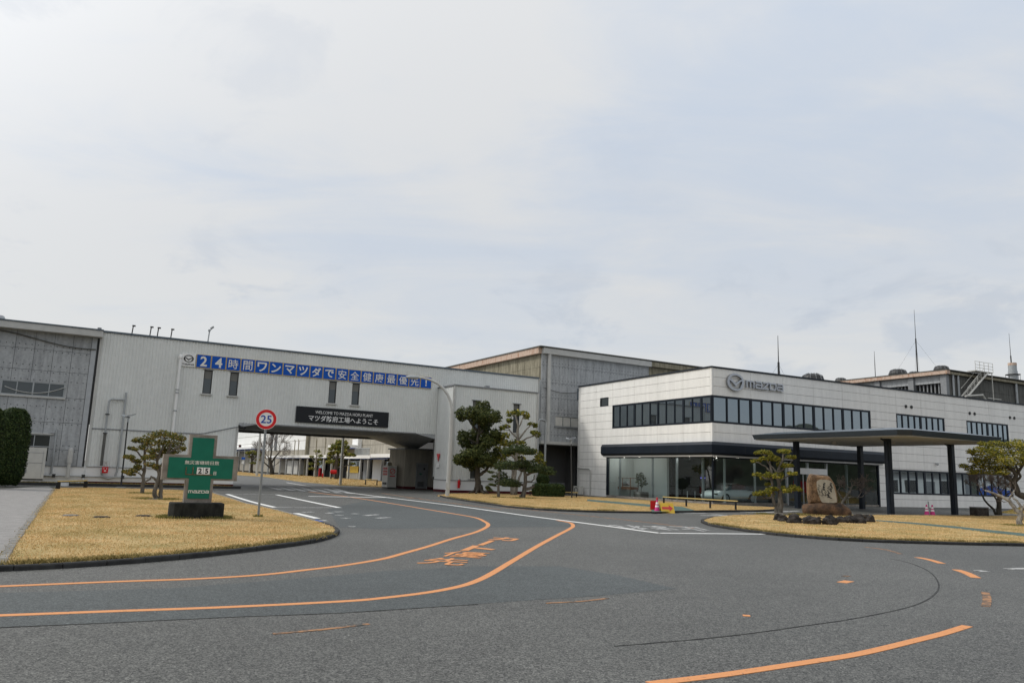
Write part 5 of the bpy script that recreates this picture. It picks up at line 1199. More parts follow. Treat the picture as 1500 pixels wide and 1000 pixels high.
# antennas
def antenna(loc, h, label, guys=0, gr_=None):
    t = thing('antenna', label, 'antenna', loc, YW, gr_)
    MB().tube([(0,0,0),(0,0,h*0.55)], 0.09 if guys else 0.05, 6).build('mast', M['steel_dark'], t); MB().tube([(0,0,h*0.55),(0,0,h)], [0.045,0.02], 6).build('whip', M['steel_dark'], t)
    for k in range(guys): 
        a = k*2*PI/max(guys,1)+0.5; MB().tube([(0,0,h*0.52),(math.cos(a)*h*0.32,math.sin(a)*h*0.32,0.0)], 0.008, 4).build('guy_wire', M['steel_dark'], t)
antenna(Wp(12.76,6.0,8.6), 4.95, 'thin whip antenna on the office roof above the wordmark', 3)
antenna(Wp(55.2,22.6,15.7), 8.4, 'tallest guyed antenna mast on the factory roof', 4)
antenna(Wp(55.2,28.7,15.7), 3.75, 'short thin antenna on the left part of the factory roof')
antenna(Wp(71.9,20.3,15.7), 6.9, 'slim antenna rising right behind the steel chimney', 2)
def fan(loc, r, hgt, label, ribs=12):
    t = thing('roof_fan', label, 'vent', loc, YW, 'roof ventilators')
    MB().lathe([(r*.75,0),(r*.75,hgt*.35),(r,hgt*.4),(r*.98,hgt*.55),(r*.8,hgt*.85),(r*.4,hgt),(0.01,hgt*1.02)], 20).build('hood', M['steel_dark'], t)
    mb = MB()
    for k in range(ribs):
        a = 2*PI*k/ribs; mb.tube([(r*math.cos(a),r*math.sin(a),hgt*.45),(r*.82*math.cos(a),r*.82*math.sin(a),hgt*.87),(r*.4*math.cos(a),r*.4*math.sin(a),hgt*1.03)], 0.03, 4)
    mb.build('ribs', M['flash'], t); return t
fan(Wp(16.7,6.0,9.3), 1.0, 1.4, 'dark domed ventilator on the office roof right of the whip antenna')
fan(Wp(55.4,34.4,15.4), 0.8, 0.95, 'small dark dome at the far left of the factory roof')
fan(Wp(55.7,25.7,15.5), 1.15, 1.2, 'ribbed round ventilator on the factory roof left of the tall mast')
fan(Wp(55.6,23.3,15.6), 0.75, 0.55, 'low flat ventilator at the foot of the tall mast')
fan(Wp(55.8,19.8,15.6), 0.9, 0.95, 'square-edged dark ventilator at the factory roof corner')
# manhole covers in the lawn
for px, py, lab in ((103,759,'pale flat slab in the left lawn, leftmost of three'),(148,761.5,'dark flat slab in the left lawn, middle of three'),(210,759.5,'dark flat slab in the left lawn near the record board base')):
    q = at(px,py); t = thing('lawn_slab', lab, 'slab', (q.x,q.y,0.06), 0.2, 'flat slabs set in the left lawn')
    MB().lathe([(0.19,0),(0.20,0.025),(0.17,0.04)], 14).build('cover', M['rock' if py > 759.2 else 'kerb_light'], t); MB().lathe([(0.22,0.0),(0.22,0.02),(0.202,0.02),(0.202,0.0)], 14).build('rim', M['kerb'], t)
wt = thing('white_box', 'low white box on the service road behind the short rail', 'box', at(91,712), 0.3); MB().box(-0.28,0.28,-0.2,0.2,0.02,0.24).build('body', M['white'], wt); MB().box(-0.30,0.30,-0.22,0.22,0.243,0.27).build('lid', M['flash_light'], wt)

# ================================================================== STONES
def rock(bm_seed, sx, sy, sz, amp=0.22, sub=3, zc=0.8):
    bm = bmesh.new(); bmesh.ops.create_icosphere(bm, subdivisions=sub, radius=1.0)
    for v in bm.verts:
        d = v.co.normalized(); n = mnoise.noise(d*1.3+Vector((bm_seed*7.3,bm_seed*1.7,0)))*amp*1.6+mnoise.noise(d*3.1+Vector((bm_seed,9,2)))*amp*0.6
        k = 1.0+n
        c = Vector((max(-.93,min(.93,d.x*k)), max(-.93,min(.93,d.y*k)), max(-.75,min(zc,d.z*k))))
        c += d*0.05*mnoise.noise(d*9+Vector((bm_seed,0,3)))
        v.co = Vector((c.x*sx/0.93, c.y*sy/0.93, c.z*sz/zc))
    me = bpy.data.meshes.new('rock'); bm.to_mesh(me); bm.free(); return me
RK = [(430,515,790,850),(465,560,805,860),(545,670,800,875),(665,700,818,845),(690,840,815,885),(795,850,810,835),(845,995,812,890),(960,1070,815,870),(1045,1215,800,875),(1190,1308,795,865)]
RL = ['leftmost rounded boulder at the foot of the yellow-green pine','low boulder touching the leftmost boulder, pine side','angular boulder with a peaked left shoulder, left of centre in the ring','tiny stone between two boulders of the ring','broad dark boulder left of centre, below the inscribed stone','small low stone lying behind the gap in front of the base rock','large pale-faced boulder at the centre front of the ring','rounded boulder just right of the pale-faced one','longest dark boulder right of centre in the ring','rightmost round dark boulder of the ring']
for i,(x0,x1,y0,y1) in enumerate(RK):
    px = 1060+(x0+x1)/2/5.883; pb = 620+y1/5.883; u = Upright(px, pb); mpp = u.mpp(); w = (x1-x0)/5.883*mpp; h = (y1-y0)/5.883*mpp
    me = rock(i+1, w/2, w*0.33, h*0.86, 0.36, 3, 1.15); me.materials.append(M['rock']); o = bpy.data.objects.new('boulder', me); COL.objects.link(o)
    o.location = u.o+u.n*w*0.3+Vector((0,0,h*0.42)); o.rotation_euler = (0,0,random.uniform(-.3,.3)); tag(o, RL[i], 'boulder', 'boulders ringed before the inscribed stone')
u = Upright(1211,756.5); mp = u.mpp(); br_ = thing('inscribed_stone', 'brown boulder with a pale polished face of brushed writing on a dark base rock', 'monument', u.o+u.n*0.6, math.atan2(u.r.y,u.r.x)+0.12)
me = rock(31, 1.12, 0.62, 0.42, 0.14); me.materials.append(M['mon_base']); o = bpy.data.objects.new('base_rock', me); COL.objects.link(o); o.parent = br_; o.location = (0,0,0.24); me.polygons.foreach_set('use_smooth',[True]*len(me.polygons))
# upright stone, outline traced and given a rough rounded body
def slab(outline, th, m, seed, name, loc, bulge=0.12):
    bm = bmesh.new(); n = len(outline); cx = sum(p[0] for p in outline)/n; cz = sum(p[1] for p in outline)/n
    rings = [(-th,0.80),(-th*0.92,0.92),(-th*0.5,1.0),(th*0.3,1.02),(th*0.8,0.92),(th,0.7)]; R = []
    for y,k in rings:
        R.append([bm.verts.new((cx+(p[0]-cx)*k+0.02*mnoise.noise(Vector((p[0]*4,y*6,p[1]*4+seed))), y+0.03*mnoise.noise(Vector((p[0]*3,p[1]*3,seed+y))), cz+(p[1]-cz)*k)) for p in outline])
    for a,b in zip(R, R[1:]):
        for i in range(n): bm.faces.new((a[i],a[(i+1)%n],b[(i+1)%n],b[i]))
    bm.faces.new(R[0]); bm.faces.new(R[-1][::-1]); bmesh.ops.recalc_face_normals(bm, faces=bm.faces); me = bpy.data.meshes.new(name); bm.to_mesh(me); bm.free(); me.materials.append(m)
    o = bpy.data.objects.new(name, me); COL.objects.link(o); o.parent = br_; o.location = loc; return o
def mo(x, y): return ((1160+x/9.09-1211)*mp, (756.5-(680+y/9.09))*mp)
ol = smooth_line([mo(*q) for q in ((240,505),(228,400),(228,250),(245,160),(275,120),(330,122),(400,132),(470,135),(515,150),(550,205),(575,260),(590,330),(600,420),(602,490),(560,508),(400,508))]+[mo(240,505)], 3)[:-1]
slab([(p.x,p.y) for p in ol], 0.36, M['mon_brown'], 3, 'standing_stone', (0,0,-0.08))
fo = smooth_line([mo(*q) for q in ((340,215),(380,188),(440,185),(500,195),(535,225),(555,290),(575,370),(585,450),(575,485),(480,492),(410,490),(385,465),(360,390),(340,300))]+[mo(340,215)], 3)[:-1]
fc = MB().prism([(p.x,p.y) for p in fo], -0.40, -0.30, 'y').build('polished_face', M['mon_face'], br_, (0,0,-0.08))
mb = MB()
def brush(pts, w): mb.ribbon([mo(*q) for q in pts], w, -0.405, -0.401, 'xz')
random.seed(5)
for cx_, y0_, y1_, w_ in ((520,230,345,0.05),(487,280,420,0.045),(430,235,320,0.05),(445,330,400,0.03),(405,320,415,0.028),(365,260,400,0.02)):
    y = y0_
    while y < y1_:
        x = cx_+random.uniform(-10,10); l = random.uniform(14,30); a = random.uniform(-0.7,1.1)
        brush([(x-l*0.5*math.cos(a), y-4), (x, y+random.uniform(-3,5)), (x+l*0.5*math.cos(a), y+l*0.5*math.sin(a))], w_*random.uniform(.6,1)); y += random.uniform(9,17)
brush([(465,375),(480,400),(500,422),(522,432)], 0.045)
mb.build('brushed_writing', M['ink'], fc)
random.seed(11)

# ================================================================== PLANTS
def leaves(C, Nrm, size, asp=0.45):
    """diamond leaf faces at points C"""
    n = len(C); d = rng.normal(0,1,(n,3)); d /= np.linalg.norm(d,axis=1,keepdims=True)+1e-9
    nn = Nrm+rng.normal(0,.6,(n,3)); nn /= np.linalg.norm(nn,axis=1,keepdims=True)+1e-9
    t = np.cross(nn,d); t /= np.linalg.norm(t,axis=1,keepdims=True)+1e-9; b = np.cross(nn,t)
    s = size*rng.uniform(.6,1.35,(n,1))
    V = np.stack([C-t*s, C+b*s*asp+nn*s*0.1, C+t*s, C-b*s*asp-nn*s*0.1],1); return V.reshape(-1,3)
def pad_pts(c, r, n, flatb=0.0, clump=0.0):
    """points through the outer part of an uneven ellipsoid"""
    d = rng.normal(0,1,(n,3)); d /= np.linalg.norm(d,axis=1,keepdims=True)
    rad = 0.55+0.5*rng.random(n)**0.6
    ph = rng.uniform(0,6.28,6); w = 1+0.16*np.sin(3*d[:,0]*2.2+ph[0])*np.sin(3*d[:,2]*2+ph[1])+0.12*np.sin(7*d[:,0]+ph[2])*np.sin(7*d[:,1]+ph[3])+0.10*np.sin(9*d[:,2]+ph[4])
    P = d*(rad*w)[:,None]
    if flatb: P[:,2] = np.where(P[:,2] < -flatb, -flatb-0.15*(P[:,2]+flatb)*-1*0.3, P[:,2])
    return np.array(c)+P*np.array(r), d
def foliage(name, par, m, pads, dens, size, asp=0.45, flatb=0.0, core=None):
    """pads: (centre, radii) local to the tree; each pad becomes a part of its own"""
    for c, r in pads:
        n = int(dens*max(0.15, (r[0]*r[2]+r[0]*r[1]))) ; n = max(60, n)
        P, d = pad_pts(c, r, n, flatb); V = leaves(P, d+np.array([0,0,0.35]), size, asp)
        np_mesh(name, V, np.arange(len(V)).reshape(-1,4), m, par)
def limb(mb, pts, r0, r1, n=8, wob=0.03):
    P = [Vector(p) for p in pts]; out = []; k = 3
    for i in range(len(P)-1):
        for j in range(k):
            q = P[i].lerp(P[i+1], j/k); s = (1 if (i or j) else 0)*wob
            out.append(q+Vector((random.uniform(-s,s),random.uniform(-s,s),random.uniform(-s,s)*.5)))
    out.append(P[-1]); m = len(out)
    mb.tube(out, [r0+(r1-r0)*(i/(m-1)) for i in range(m)], n)
class Tree:
    def __init__(s, name, base, label, cat, conv, group=None, z=0.05, ground=0.0):
        s.u = Upright(*base, ground); s.t = thing(name, label, cat, s.u.o+Vector((0,0,z)), 0, group); s.conv = conv; s.z = z; s.m = s.u.mpp()
    def p(s, x, y, dep=0.0):
        q = s.u.l(*s.conv(x,y), dep); q.z -= s.z; return q
    def pads(s, L, k, flat=1.0, dep=0.8, jit=0.6):
        out = []
        for e in L:
            x,y,rx,ry = e[:4]; dd = e[4] if len(e) > 4 else random.uniform(-jit,jit)
            c = s.p(x,y,dd); R = rx/k*s.m; out.append((tuple(c),(R, R*dep, ry/k*s.m*flat)))
        return out
    def trunk(s, limbs, m, name='trunk', flare=True):
        mb = MB()
        for pts, r0, r1, *dd in limbs:
            d0, d1 = (dd+[0,0])[:2]; n = len(pts)
            limb(mb, [s.p(x,y,d0+(d1-d0)*i/(n-1)) for i,(x,y) in enumerate(pts)], r0, r1)
        return mb.build(name, m, s.t, smooth=True)
def cv(ox, oy, k): return lambda x,y: (ox+x/k, oy+y/k)
def connect(tr, pads, anchors, m, r=0.035, name='branch'):
    """thin limbs from the nearest trunk point to every pad"""
    mb = MB()
    for c, R in pads:
        c = Vector(c); a = min(anchors, key=lambda q: (q-c).length+(0.6*max(0,q.z-c.z+0.1)))
        mid = a.lerp(c,0.55)+Vector((0,0,-0.08*(a-c).length)); limb(mb, [a, mid, c+Vector((0,0,-R[2]*0.3))], r, r*0.45, 6, 0.02)
        for k in range(3):
            e = c+Vector((random.uniform(-.7,.7)*R[0], random.uniform(-.7,.7)*R[1], random.uniform(-.1,.5)*R[2])); limb(mb, [mid.lerp(c,.5), e], r*0.5, r*0.2, 5, 0.015)
    return mb.build(name, m, tr.t, smooth=True)
def line_pts(tr, pts, n=8, d0=0.0, d1=0.0):
    P = [tr.p(x,y,d0+(d1-d0)*i/max(1,len(pts)-1)) for i,(x,y) in enumerate(pts)]; out = []
    for a,b in zip(P,P[1:]): out += [a.lerp(b,k/n) for k in range(n)]
    return out+[P[-1]]
K = 5.882; c7 = cv(660,570,K)
# big round-headed evergreen
T = Tree('evergreen_tree', (700.8,721.5), 'tall dark evergreen with tiers of rounded foliage clumps, left of the small trees', 'tree', c7, None, 0.0, 0.13)
main = [(240,890),(236,800),(232,690),(226,550),(238,380),(258,240)]
T.trunk([(main,0.25,0.07),([(250,735),(300,700),(335,660)],0.13,0.09),([(225,470),(150,420)],0.09,0.05),([(236,400),(330,300),(380,250)],0.1,0.05),([(232,360),(150,250),(110,215)],0.09,0.05),([(226,580),(110,590)],0.1,0.05),([(228,560),(350,560)],0.1,0.05)], M['bark_dark'])
mb = MB()
for k in range(7):
    a = k*2*PI/7; limb(mb, [(0.12*math.cos(a),0.12*math.sin(a),0.5),(0.28*math.cos(a),0.28*math.sin(a),0.16),(0.75*math.cos(a),0.75*math.sin(a),-0.02)], 0.16, 0.05, 6, 0.02)
mb.build('root', M['bark_dark'], T.t, smooth=True)
PD = [(100,215,62,58),(165,205,55,55),(270,170,75,72),(245,240,85,70),(345,235,60,60),(395,240,45,52),(300,300,55,50),(310,335,35,30),(120,430,60,72),(105,400,45,50),(190,400,55,55),(190,480,80,55),(270,410,75,68),(330,450,65,60),(390,420,55,55),(385,380,50,40),(70,600,50,45),(120,600,70,60),(200,640,85,55),(180,560,85,55),(280,600,80,75),(340,610,55,60),(390,560,45,50),(250,510,70,45)]
foliage('foliage_clump', T.t, M['leaf_dark'], T.pads(PD, K, 1.0, 0.95, 1.1), 1500, 0.095, 0.42)
# pale-stemmed magnolia-like tree
T = Tree('magnolia_tree', (752,725.8), 'sparse pale-stemmed tree with olive leaves between the dark evergreen and the cloud pine', 'tree', c7)
ms = [(540,915),(545,800),(555,700),(572,520),(580,400),(578,300),(560,225)]
lb = [(ms,0.17,0.05),([(528,912),(525,800),(535,700),(470,600),(415,540)],0.11,0.035),([(560,915),(590,760),(640,640),(760,590)],0.10,0.035,0.2,0.3),([(576,420),(520,370),(490,320)],0.07,0.03),([(576,440),(640,360),(700,305)],0.08,0.03),([(574,470),(660,420),(745,390)],0.08,0.03),([(580,350),(610,280),(640,215)],0.06,0.03),([(560,600),(480,520),(400,400)],0.08,0.03)]
T.trunk(lb, M['bark_pale'])
anc = []
for l in lb: anc += line_pts(T, l[0], 5)
P2 = T.pads([(525,212,45,26),(570,205,40,24),(630,205,42,24),(655,235,28,22),(510,268,30,20),(700,298,38,18),(730,312,20,14),(740,385,38,26),(715,372,30,18),(480,318,36,16),(440,335,24,14),(395,390,36,24),(420,410,34,24),(470,400,45,30),(440,455,55,32),(500,470,45,28),(560,450,45,24),(620,465,40,28),(400,515,38,26),(450,540,45,28),(365,600,42,40),(410,640,45,30),(440,590,50,36),(480,560,45,30),(770,565,34,30),(785,625,34,30),(750,600,40,34),(720,530,34,20),(560,545,60,40),(600,600,50,36),(640,540,40,26),(370,650,36,26),(800,650,26,24)], K, 1.0, 0.9, 0.9)
connect(T, P2, anc, M['bark_pale'], 0.03)
foliage('leaf_spray', T.t, M['leaf_olive'], P2, 340, 0.135, 0.42)
# clipped cloud pine
T = Tree('cloud_pine', (766,730.3), 'clipped pine with flat dark cloud-shaped pads and a leaning trunk, behind the kerb', 'tree', c7)
lb = [([(625,945),(632,880),(645,800),(640,720),(630,640),(610,570)],0.16,0.06),([(640,860),(690,850),(725,830)],0.11,0.08),([(655,795),(700,795),(718,770),(722,738)],0.05,0.03),([(640,830),(560,800),(490,800)],0.08,0.05),([(640,740),(720,710),(800,700)],0.09,0.05),([(635,700),(560,680),(500,670)],0.08,0.05),([(610,915),(600,940)],0.15,0.1)]
T.trunk(lb, M['bark'])
P2 = T.pads([(500,535,55,36),(560,520,65,36),(630,525,70,38),(680,545,45,28),(440,665,55,40),(500,660,65,45),(560,665,55,42),(630,645,55,36),(690,650,50,38),(650,690,50,32),(700,700,45,28),(760,690,60,40),(810,700,65,40),(855,720,45,26),(440,745,46,34),(450,800,55,42),(500,810,65,44),(555,820,45,32)], K, 1.0, 1.0, 0.5)
P2 = [(c,(q[0]*1.2,q[1]*1.1,q[2]*1.12)) for c,q in P2]; foliage('foliage_pad', T.t, M['leaf_pine'], P2, 2200, 0.065, 0.3, 0.45)
# sapling
T = Tree('young_pine', (730.6,729.6), 'slender young pine with small flat tufts in front of the tower base', 'tree', c7)
T.trunk([([(415,940),(412,850),(415,780),(418,700)],0.10,0.03),([(413,885),(370,875),(320,850)],0.035,0.02),([(413,840),(385,830),(345,820)],0.03,0.02),([(414,790),(380,785),(345,773)],0.03,0.015),([(415,745),(375,740)],0.03,0.015),([(416,720),(350,712)],0.03,0.015)], M['bark'])
P2 = T.pads([(350,712,26,9),(330,708,12,6),(375,748,24,9),(345,773,25,9),(350,818,22,9),(375,824,16,8),(318,842,20,12),(330,860,24,14),(345,870,16,8),(420,700,16,10)], K, 1.0, 1.0, 0.3)
foliage('foliage_tuft', T.t, M['leaf_dark'], P2, 1500, 0.06, 0.35)
# clipped hedge block and ball
def clipped(name, label, cat, base, outline_fn, n, size, m, core_scale=0.93, z=0.05, rot=0.0):
    t = thing(name, label, cat, base+Vector((0,0,z)), rot); P, Nn, core = outline_fn(n); core.build('inner_growth', M['hedge_core'], t, smooth=True)
    P = P+Nn*rng.normal(0.0,0.038,(len(P),1)); V = leaves(P, Nn*1.2, size, 0.5); np_mesh('clipped_foliage', V, np.arange(len(V)).reshape(-1,4), M[m], t); return t
def sbox_fn(w, d, h, e=5.0):
    def fn(n):
        q = rng.normal(0,1,(n,3)); q /= np.linalg.norm(q,axis=1,keepdims=True); 
        k = (np.abs(q)**e).sum(1)**(-1/e); S = q*k[:,None]; Nn = np.sign(q)*np.abs(S)**(e-1); Nn /= np.linalg.norm(Nn,axis=1,keepdims=True)
        keep = S[:,2] > -0.97; P = S*np.array([w/2,d/2,h/2])+np.array([0,0,h/2])
        core = MB(); bm = bmesh.new(); bmesh.ops.create_icosphere(bm, subdivisions=4, radius=1)
        vs = []
        for v in bm.verts:
            a = np.array(v.co); kk = (np.abs(a)**e).sum()**(-1/e); s_ = a*kk*0.965; vs.append((s_[0]*w/2, s_[1]*d/2, s_[2]*h/2+h/2))
        core.add(vs, [tuple(v.index for v in f.verts) for f in bm.faces]); bm.free(); return P[keep], Nn[keep], core
    return fn
ub = Upright(803,728.5); clipped('box_hedge', 'rectangular clipped hedge block right of the cloud pine', 'hedge', ub.o+ub.n*0.5, sbox_fn(41.5*ub.mpp(), 1.5, 0.83, 12), 9000, 0.06, 'leaf_hedge', rot=YB*0.4)
ut = Upright(794.5,727); clipped('round_topiary', 'ball-shaped clipped shrub standing behind the hedge block', 'shrub', ut.o+ut.n*1.6+Vector((0,0,0.75)), sbox_fn(0.86,0.8,0.8,2.3), 2600, 0.055, 'leaf_hedge')
MB().tube([(0,0,0),(0.02,0,0.95)], 0.05, 8).build('stem', M['bark'], bpy.data.objects['round_topiary'], (0,0,-0.78))
# big domed shrubs at the left edge
u1 = Upright(8.5,712.5); clipped('domed_shrub', 'tall dome-topped clipped shrub at the left edge, in full view', 'shrub', u1.o, sbox_fn(33*u1.mpp(),1.7,112*u1.mpp(),3.4), 15000, 0.055, 'leaf_hedge')
u2 = Upright(-27,716); clipped('domed_shrub', 'clipped shrub cut off by the left border, nearer than its twin', 'shrub', u2.o, sbox_fn(32*u2.mpp(),1.5,117*u2.mpp(),3.0), 13000, 0.055, 'leaf_hedge')
# trees by the record board
K5 = 5.0; c2 = cv(0,580,K5)
T = Tree('garden_tree', (208,724.5), 'smaller crooked garden tree left of the record board with thin olive and rusty foliage', 'tree', c2)
l1 = [(1040,722),(1048,620),(1058,520),(1062,420),(1040,345)]
lb = [(l1,0.10,0.04),([(1052,545),(1000,500),(955,450)],0.05,0.025),([(1058,470),(1010,410),(960,380)],0.045,0.02),([(1050,590),(1010,560),(965,555)],0.04,0.02),([(1060,430),(1090,360)],0.05,0.025)]
T.trunk(lb, M['bark']); anc = []
for l in lb: anc += line_pts(T, l[0], 5)
P2 = T.pads([(1020,318,42,20),(990,325,26,14),(1060,330,40,24),(1080,345,30,20),(960,380,30,13),(990,388,24,12),(1040,375,30,20),(930,440,32,15),(960,445,34,17),(985,470,36,15),(1010,480,30,14),(945,555,36,18),(985,540,40,18),(1010,515,30,16),(905,550,14,10),(1060,450,30,18),(965,572,30,10)], K5, 1.0, 0.9, 0.5)
connect(T, P2, anc, M['bark'], 0.022); foliage('leaf_spray', T.t, M['leaf_rust'], P2, 1150, 0.05, 0.45)
T = Tree('garden_tree', (229,733.5), 'larger crooked garden tree with two stems right beside the record board', 'tree', c2)
lb = [([(1142,768),(1132,700),(1152,640),(1160,560),(1150,450),(1100,370)],0.10,0.04),([(1172,768),(1180,690),(1178,600),(1175,520),(1225,430),(1250,340)],0.09,0.04),([(1155,620),(1110,590),(1060,640)],0.05,0.03),([(1150,470),(1190,380),(1210,310)],0.06,0.03),([(1225,430),(1290,380),(1330,350)],0.05,0.025),([(1150,450),(1120,420),(1090,430)],0.04,0.02),([(1160,560),(1130,520),(1100,500)],0.04,0.02)]
T.trunk(lb, M['bark']); anc = []
for l in lb: anc += line_pts(T, l[0], 5)
P2 = T.pads([(1100,300,48,28),(1150,280,50,26),(1200,272,46,24),(1250,285,45,26),(1295,295,45,26),(1330,310,36,26),(1085,340,30,24),(1140,345,45,28),(1200,335,50,28),(1260,345,48,28),(1315,360,40,30),(1230,380,40,26),(1290,400,36,20),(1180,395,40,22),(1110,400,32,20),(1140,440,45,20),(1100,445,35,18),(1200,420,30,18),(1100,500,40,18),(1140,515,34,20),(1345,385,20,14),(1260,415,24,12)], K5, 1.0, 0.9, 0.6)
connect(T, P2, anc, M['bark'], 0.024); foliage('leaf_spray', T.t, M['leaf_rust'], P2, 1150, 0.05, 0.45)
MB().lathe([(0.5,-0.03),(0.42,0.02),(0.15,0.06)], 16).build('root_mound', M['bark'], T.t)
# yellow-green pine in front of the entrance
K3 = 5.883; c3 = cv(1060,620,K3)
T = Tree('layered_pine', (1140,755.5), 'layered pine with yellow-green tufts left of the inscribed stone', 'tree', c3)
lb = [([(455,800),(448,720),(428,640),(418,520),(412,400),(395,330)],0.10,0.04),([(490,800),(495,700),(482,600),(470,480),(475,400),(510,300),(520,250)],0.125,0.04),([(478,800),(470,720),(475,640)],0.08,0.05),([(410,420),(360,370),(300,335)],0.05,0.025),([(430,640),(370,640),(310,610)],0.06,0.03),([(482,590),(560,580),(620,570)],0.06,0.03),([(470,430),(400,360),(340,260)],0.05,0.02),([(478,420),(530,380),(560,360)],0.05,0.025),([(415,490),(350,470),(300,445)],0.045,0.02),([(475,500),(540,460),(600,435)],0.045,0.02)]
T.trunk(lb, M['bark']); anc = []
for l in lb: anc += line_pts(T, l[0], 5)
P2 = T.pads([(300,252,34,14),(340,244,36,16),(385,252,34,16),(415,280,30,16),(500,238,36,16),(540,242,38,18),(575,290,38,18),(605,288,18,12),(265,325,28,16),(300,322,22,13),(345,300,36,15),(410,310,32,16),(455,308,36,17),(490,355,30,18),(530,362,36,20),(575,362,24,13),(290,440,36,17),(345,468,28,18),(380,440,32,22),(410,462,26,16),(465,452,40,25),(490,440,26,18),(595,432,40,14),(570,425,18,10),(380,525,22,14),(430,560,28,13),(280,605,32,20),(325,600,34,22),(390,580,30,26),(410,610,28,22),(440,565,36,16),(505,565,34,22),(545,580,32,20),(595,560,38,24),(635,562,28,17),(660,572,16,9)], K3, 1.0, 0.95, 0.5)
P2 = [(c,(q[0]*1.12,q[1]*1.12,q[2]*1.2)) for c,q in P2]; connect(T, P2, anc, M['bark'], 0.026); foliage('foliage_tuft', T.t, M['leaf_gold'], P2, 1500, 0.055, 0.36, 0.55)
MB().lathe([(0.62,-0.02),(0.5,0.05),(0.28,0.12)], 14).build('root_mound', M['bark'], T.t)
# bare trees: forking twigs
def bare(T, starts, m, levels=4, spread=0.65, up=0.25, seed=3, shrink=0.72, nb=3, name='twigs', rscale=0.6):
    rs = random.Random(seed); mb = MB()
    def grow(p, d, L, r, lv):
        q = p+d*L; k = p.lerp(q,.5)+Vector((rs.uniform(-1,1),rs.uniform(-1,1),rs.uniform(-1,1)))*L*0.07
        mb.tube([p,k,q], [r,r*0.85,r*0.7], 5 if r > 0.02 else 3, caps=False)
        if lv == 0: return
        for _ in range(nb if lv > 1 else nb+1):
            nd = (d+Vector((rs.uniform(-1,1),rs.uniform(-1,1),rs.uniform(-.8,1)+up))*spread).normalized()
            grow(p.lerp(q, rs.uniform(.55,1.0)), nd, L*shrink*rs.uniform(.75,1.2), max(0.007,r*rscale), lv-1)
    for a, b, r in starts:
        d = (b-a); grow(a, d.normalized(), d.length, r, levels)
    return mb.build(name, m, T.t)
T = Tree('plum_tree', (1236,746), 'leafless pale-barked plum tree behind the inscribed stone', 'tree', c3)
lb = [([(1010,760),(1020,690),(1050,640),(1085,590),(1110,535)],0.12,0.05),([(1060,640),(1110,632),(1160,636),(1200,628)],0.06,0.03),([(1030,650),(1000,620),(982,585)],0.05,0.03),([(1090,600),(1100,560)],0.05,0.03)]
T.trunk(lb, M['bark_pale'])
S = [(T.p(*a),T.p(*b_,dd),r) for a,b_,dd,r in (((1108,538),(1100,515),.1,.03),((1108,538),(1140,518),-.1,.03),((1100,560),(1060,530),.2,.03),((982,585),(1000,550),.1,.025),((1200,628),(1225,600),.2,.02),((1160,636),(1190,590),.3,.025),((1085,590),(1040,560),-.2,.025),((1110,535),(1170,530),.2,.025),((1090,580),(1150,560),-.2,.02))]
bare(T, S, M['twig_pale'], 4, 0.75, 0.1, 5, 0.78, 3)
# right-hand trees
K8 = 5.5556; c8 = cv(1380,620,K8)
T = Tree('plum_tree', (1463.7,755.5), 'leafless plum tree with a dark trunk and dense twigs below the spreading evergreen', 'tree', c8)
lb = [([(465,752),(462,680),(468,600),(475,560)],0.17,0.09),([(440,745),(420,700),(360,640),(320,570),(295,500)],0.08,0.03),([(470,620),(520,580),(560,560)],0.06,0.03),([(465,660),(430,600),(400,560)],0.06,0.03)]
T.trunk(lb, M['bark_dark'])
S = [(T.p(*a),T.p(*b_,dd),r) for a,b_,dd,r in (((475,560),(440,520),.2,.03),((475,560),(510,510),-.2,.03),((400,560),(350,510),.2,.03),((400,560),(420,510),-.3,.03),((295,500),(270,460),.1,.02),((320,560),(340,500),.3,.02),((560,560),(560,510),.2,.02),((560,560),(520,520),-.3,.02),((470,580),(480,510),.5,.03),((330,580),(280,530),-.2,.02))]
bare(T, S, M['twig'], 5, 0.72, 0.12, 9, 0.76, 3)
T = Tree('plum_tree', (1494.5,771.5), 'pale-barked leafless tree near the footpath at the right edge', 'tree', c8)
lb = [([(635,842),(632,790),(640,740),(590,690),(545,630),(480,590),(420,570),(350,545)],0.13,0.035),([(640,745),(655,690),(620,640),(575,600)],0.07,0.035),([(545,635),(555,590),(590,545)],0.045,0.025),([(650,700),(690,640),(720,560)],0.07,0.03)]
T.trunk(lb, M['bark_pale'])
S = [(T.p(*a),T.p(*b_,dd),r) for a,b_,dd,r in (((350,545),(320,520),.1,.018),((480,590),(450,560),.2,.018),((590,545),(600,510),.1,.02),((575,600),(560,560),-.2,.018),((545,630),(500,640),.2,.015),((720,560),(700,500),.1,.02))]
bare(T, S, M['twig'], 3, 0.7, 0.15, 12, 0.75, 2)
T = Tree('spreading_evergreen', (1520,763), 'broad spreading yellow-green evergreen overhanging from the right edge', 'tree', c8)
lb = [([(780,795),(770,690),(690,600),(620,570),(585,480),(600,420),(570,360)],0.24,0.08),([(600,470),(640,430),(600,340)],0.08,0.05),([(585,480),(480,400),(380,350),(280,330)],0.08,0.03),([(600,430),(660,330),(650,240)],0.08,0.03),([(590,400),(480,300),(380,230)],0.07,0.03),([(690,600),(740,480),(720,330)],0.1,0.04)]
T.trunk(lb, M['bark_dark']); anc = []
for l in lb: anc += line_pts(T, l[0], 5)
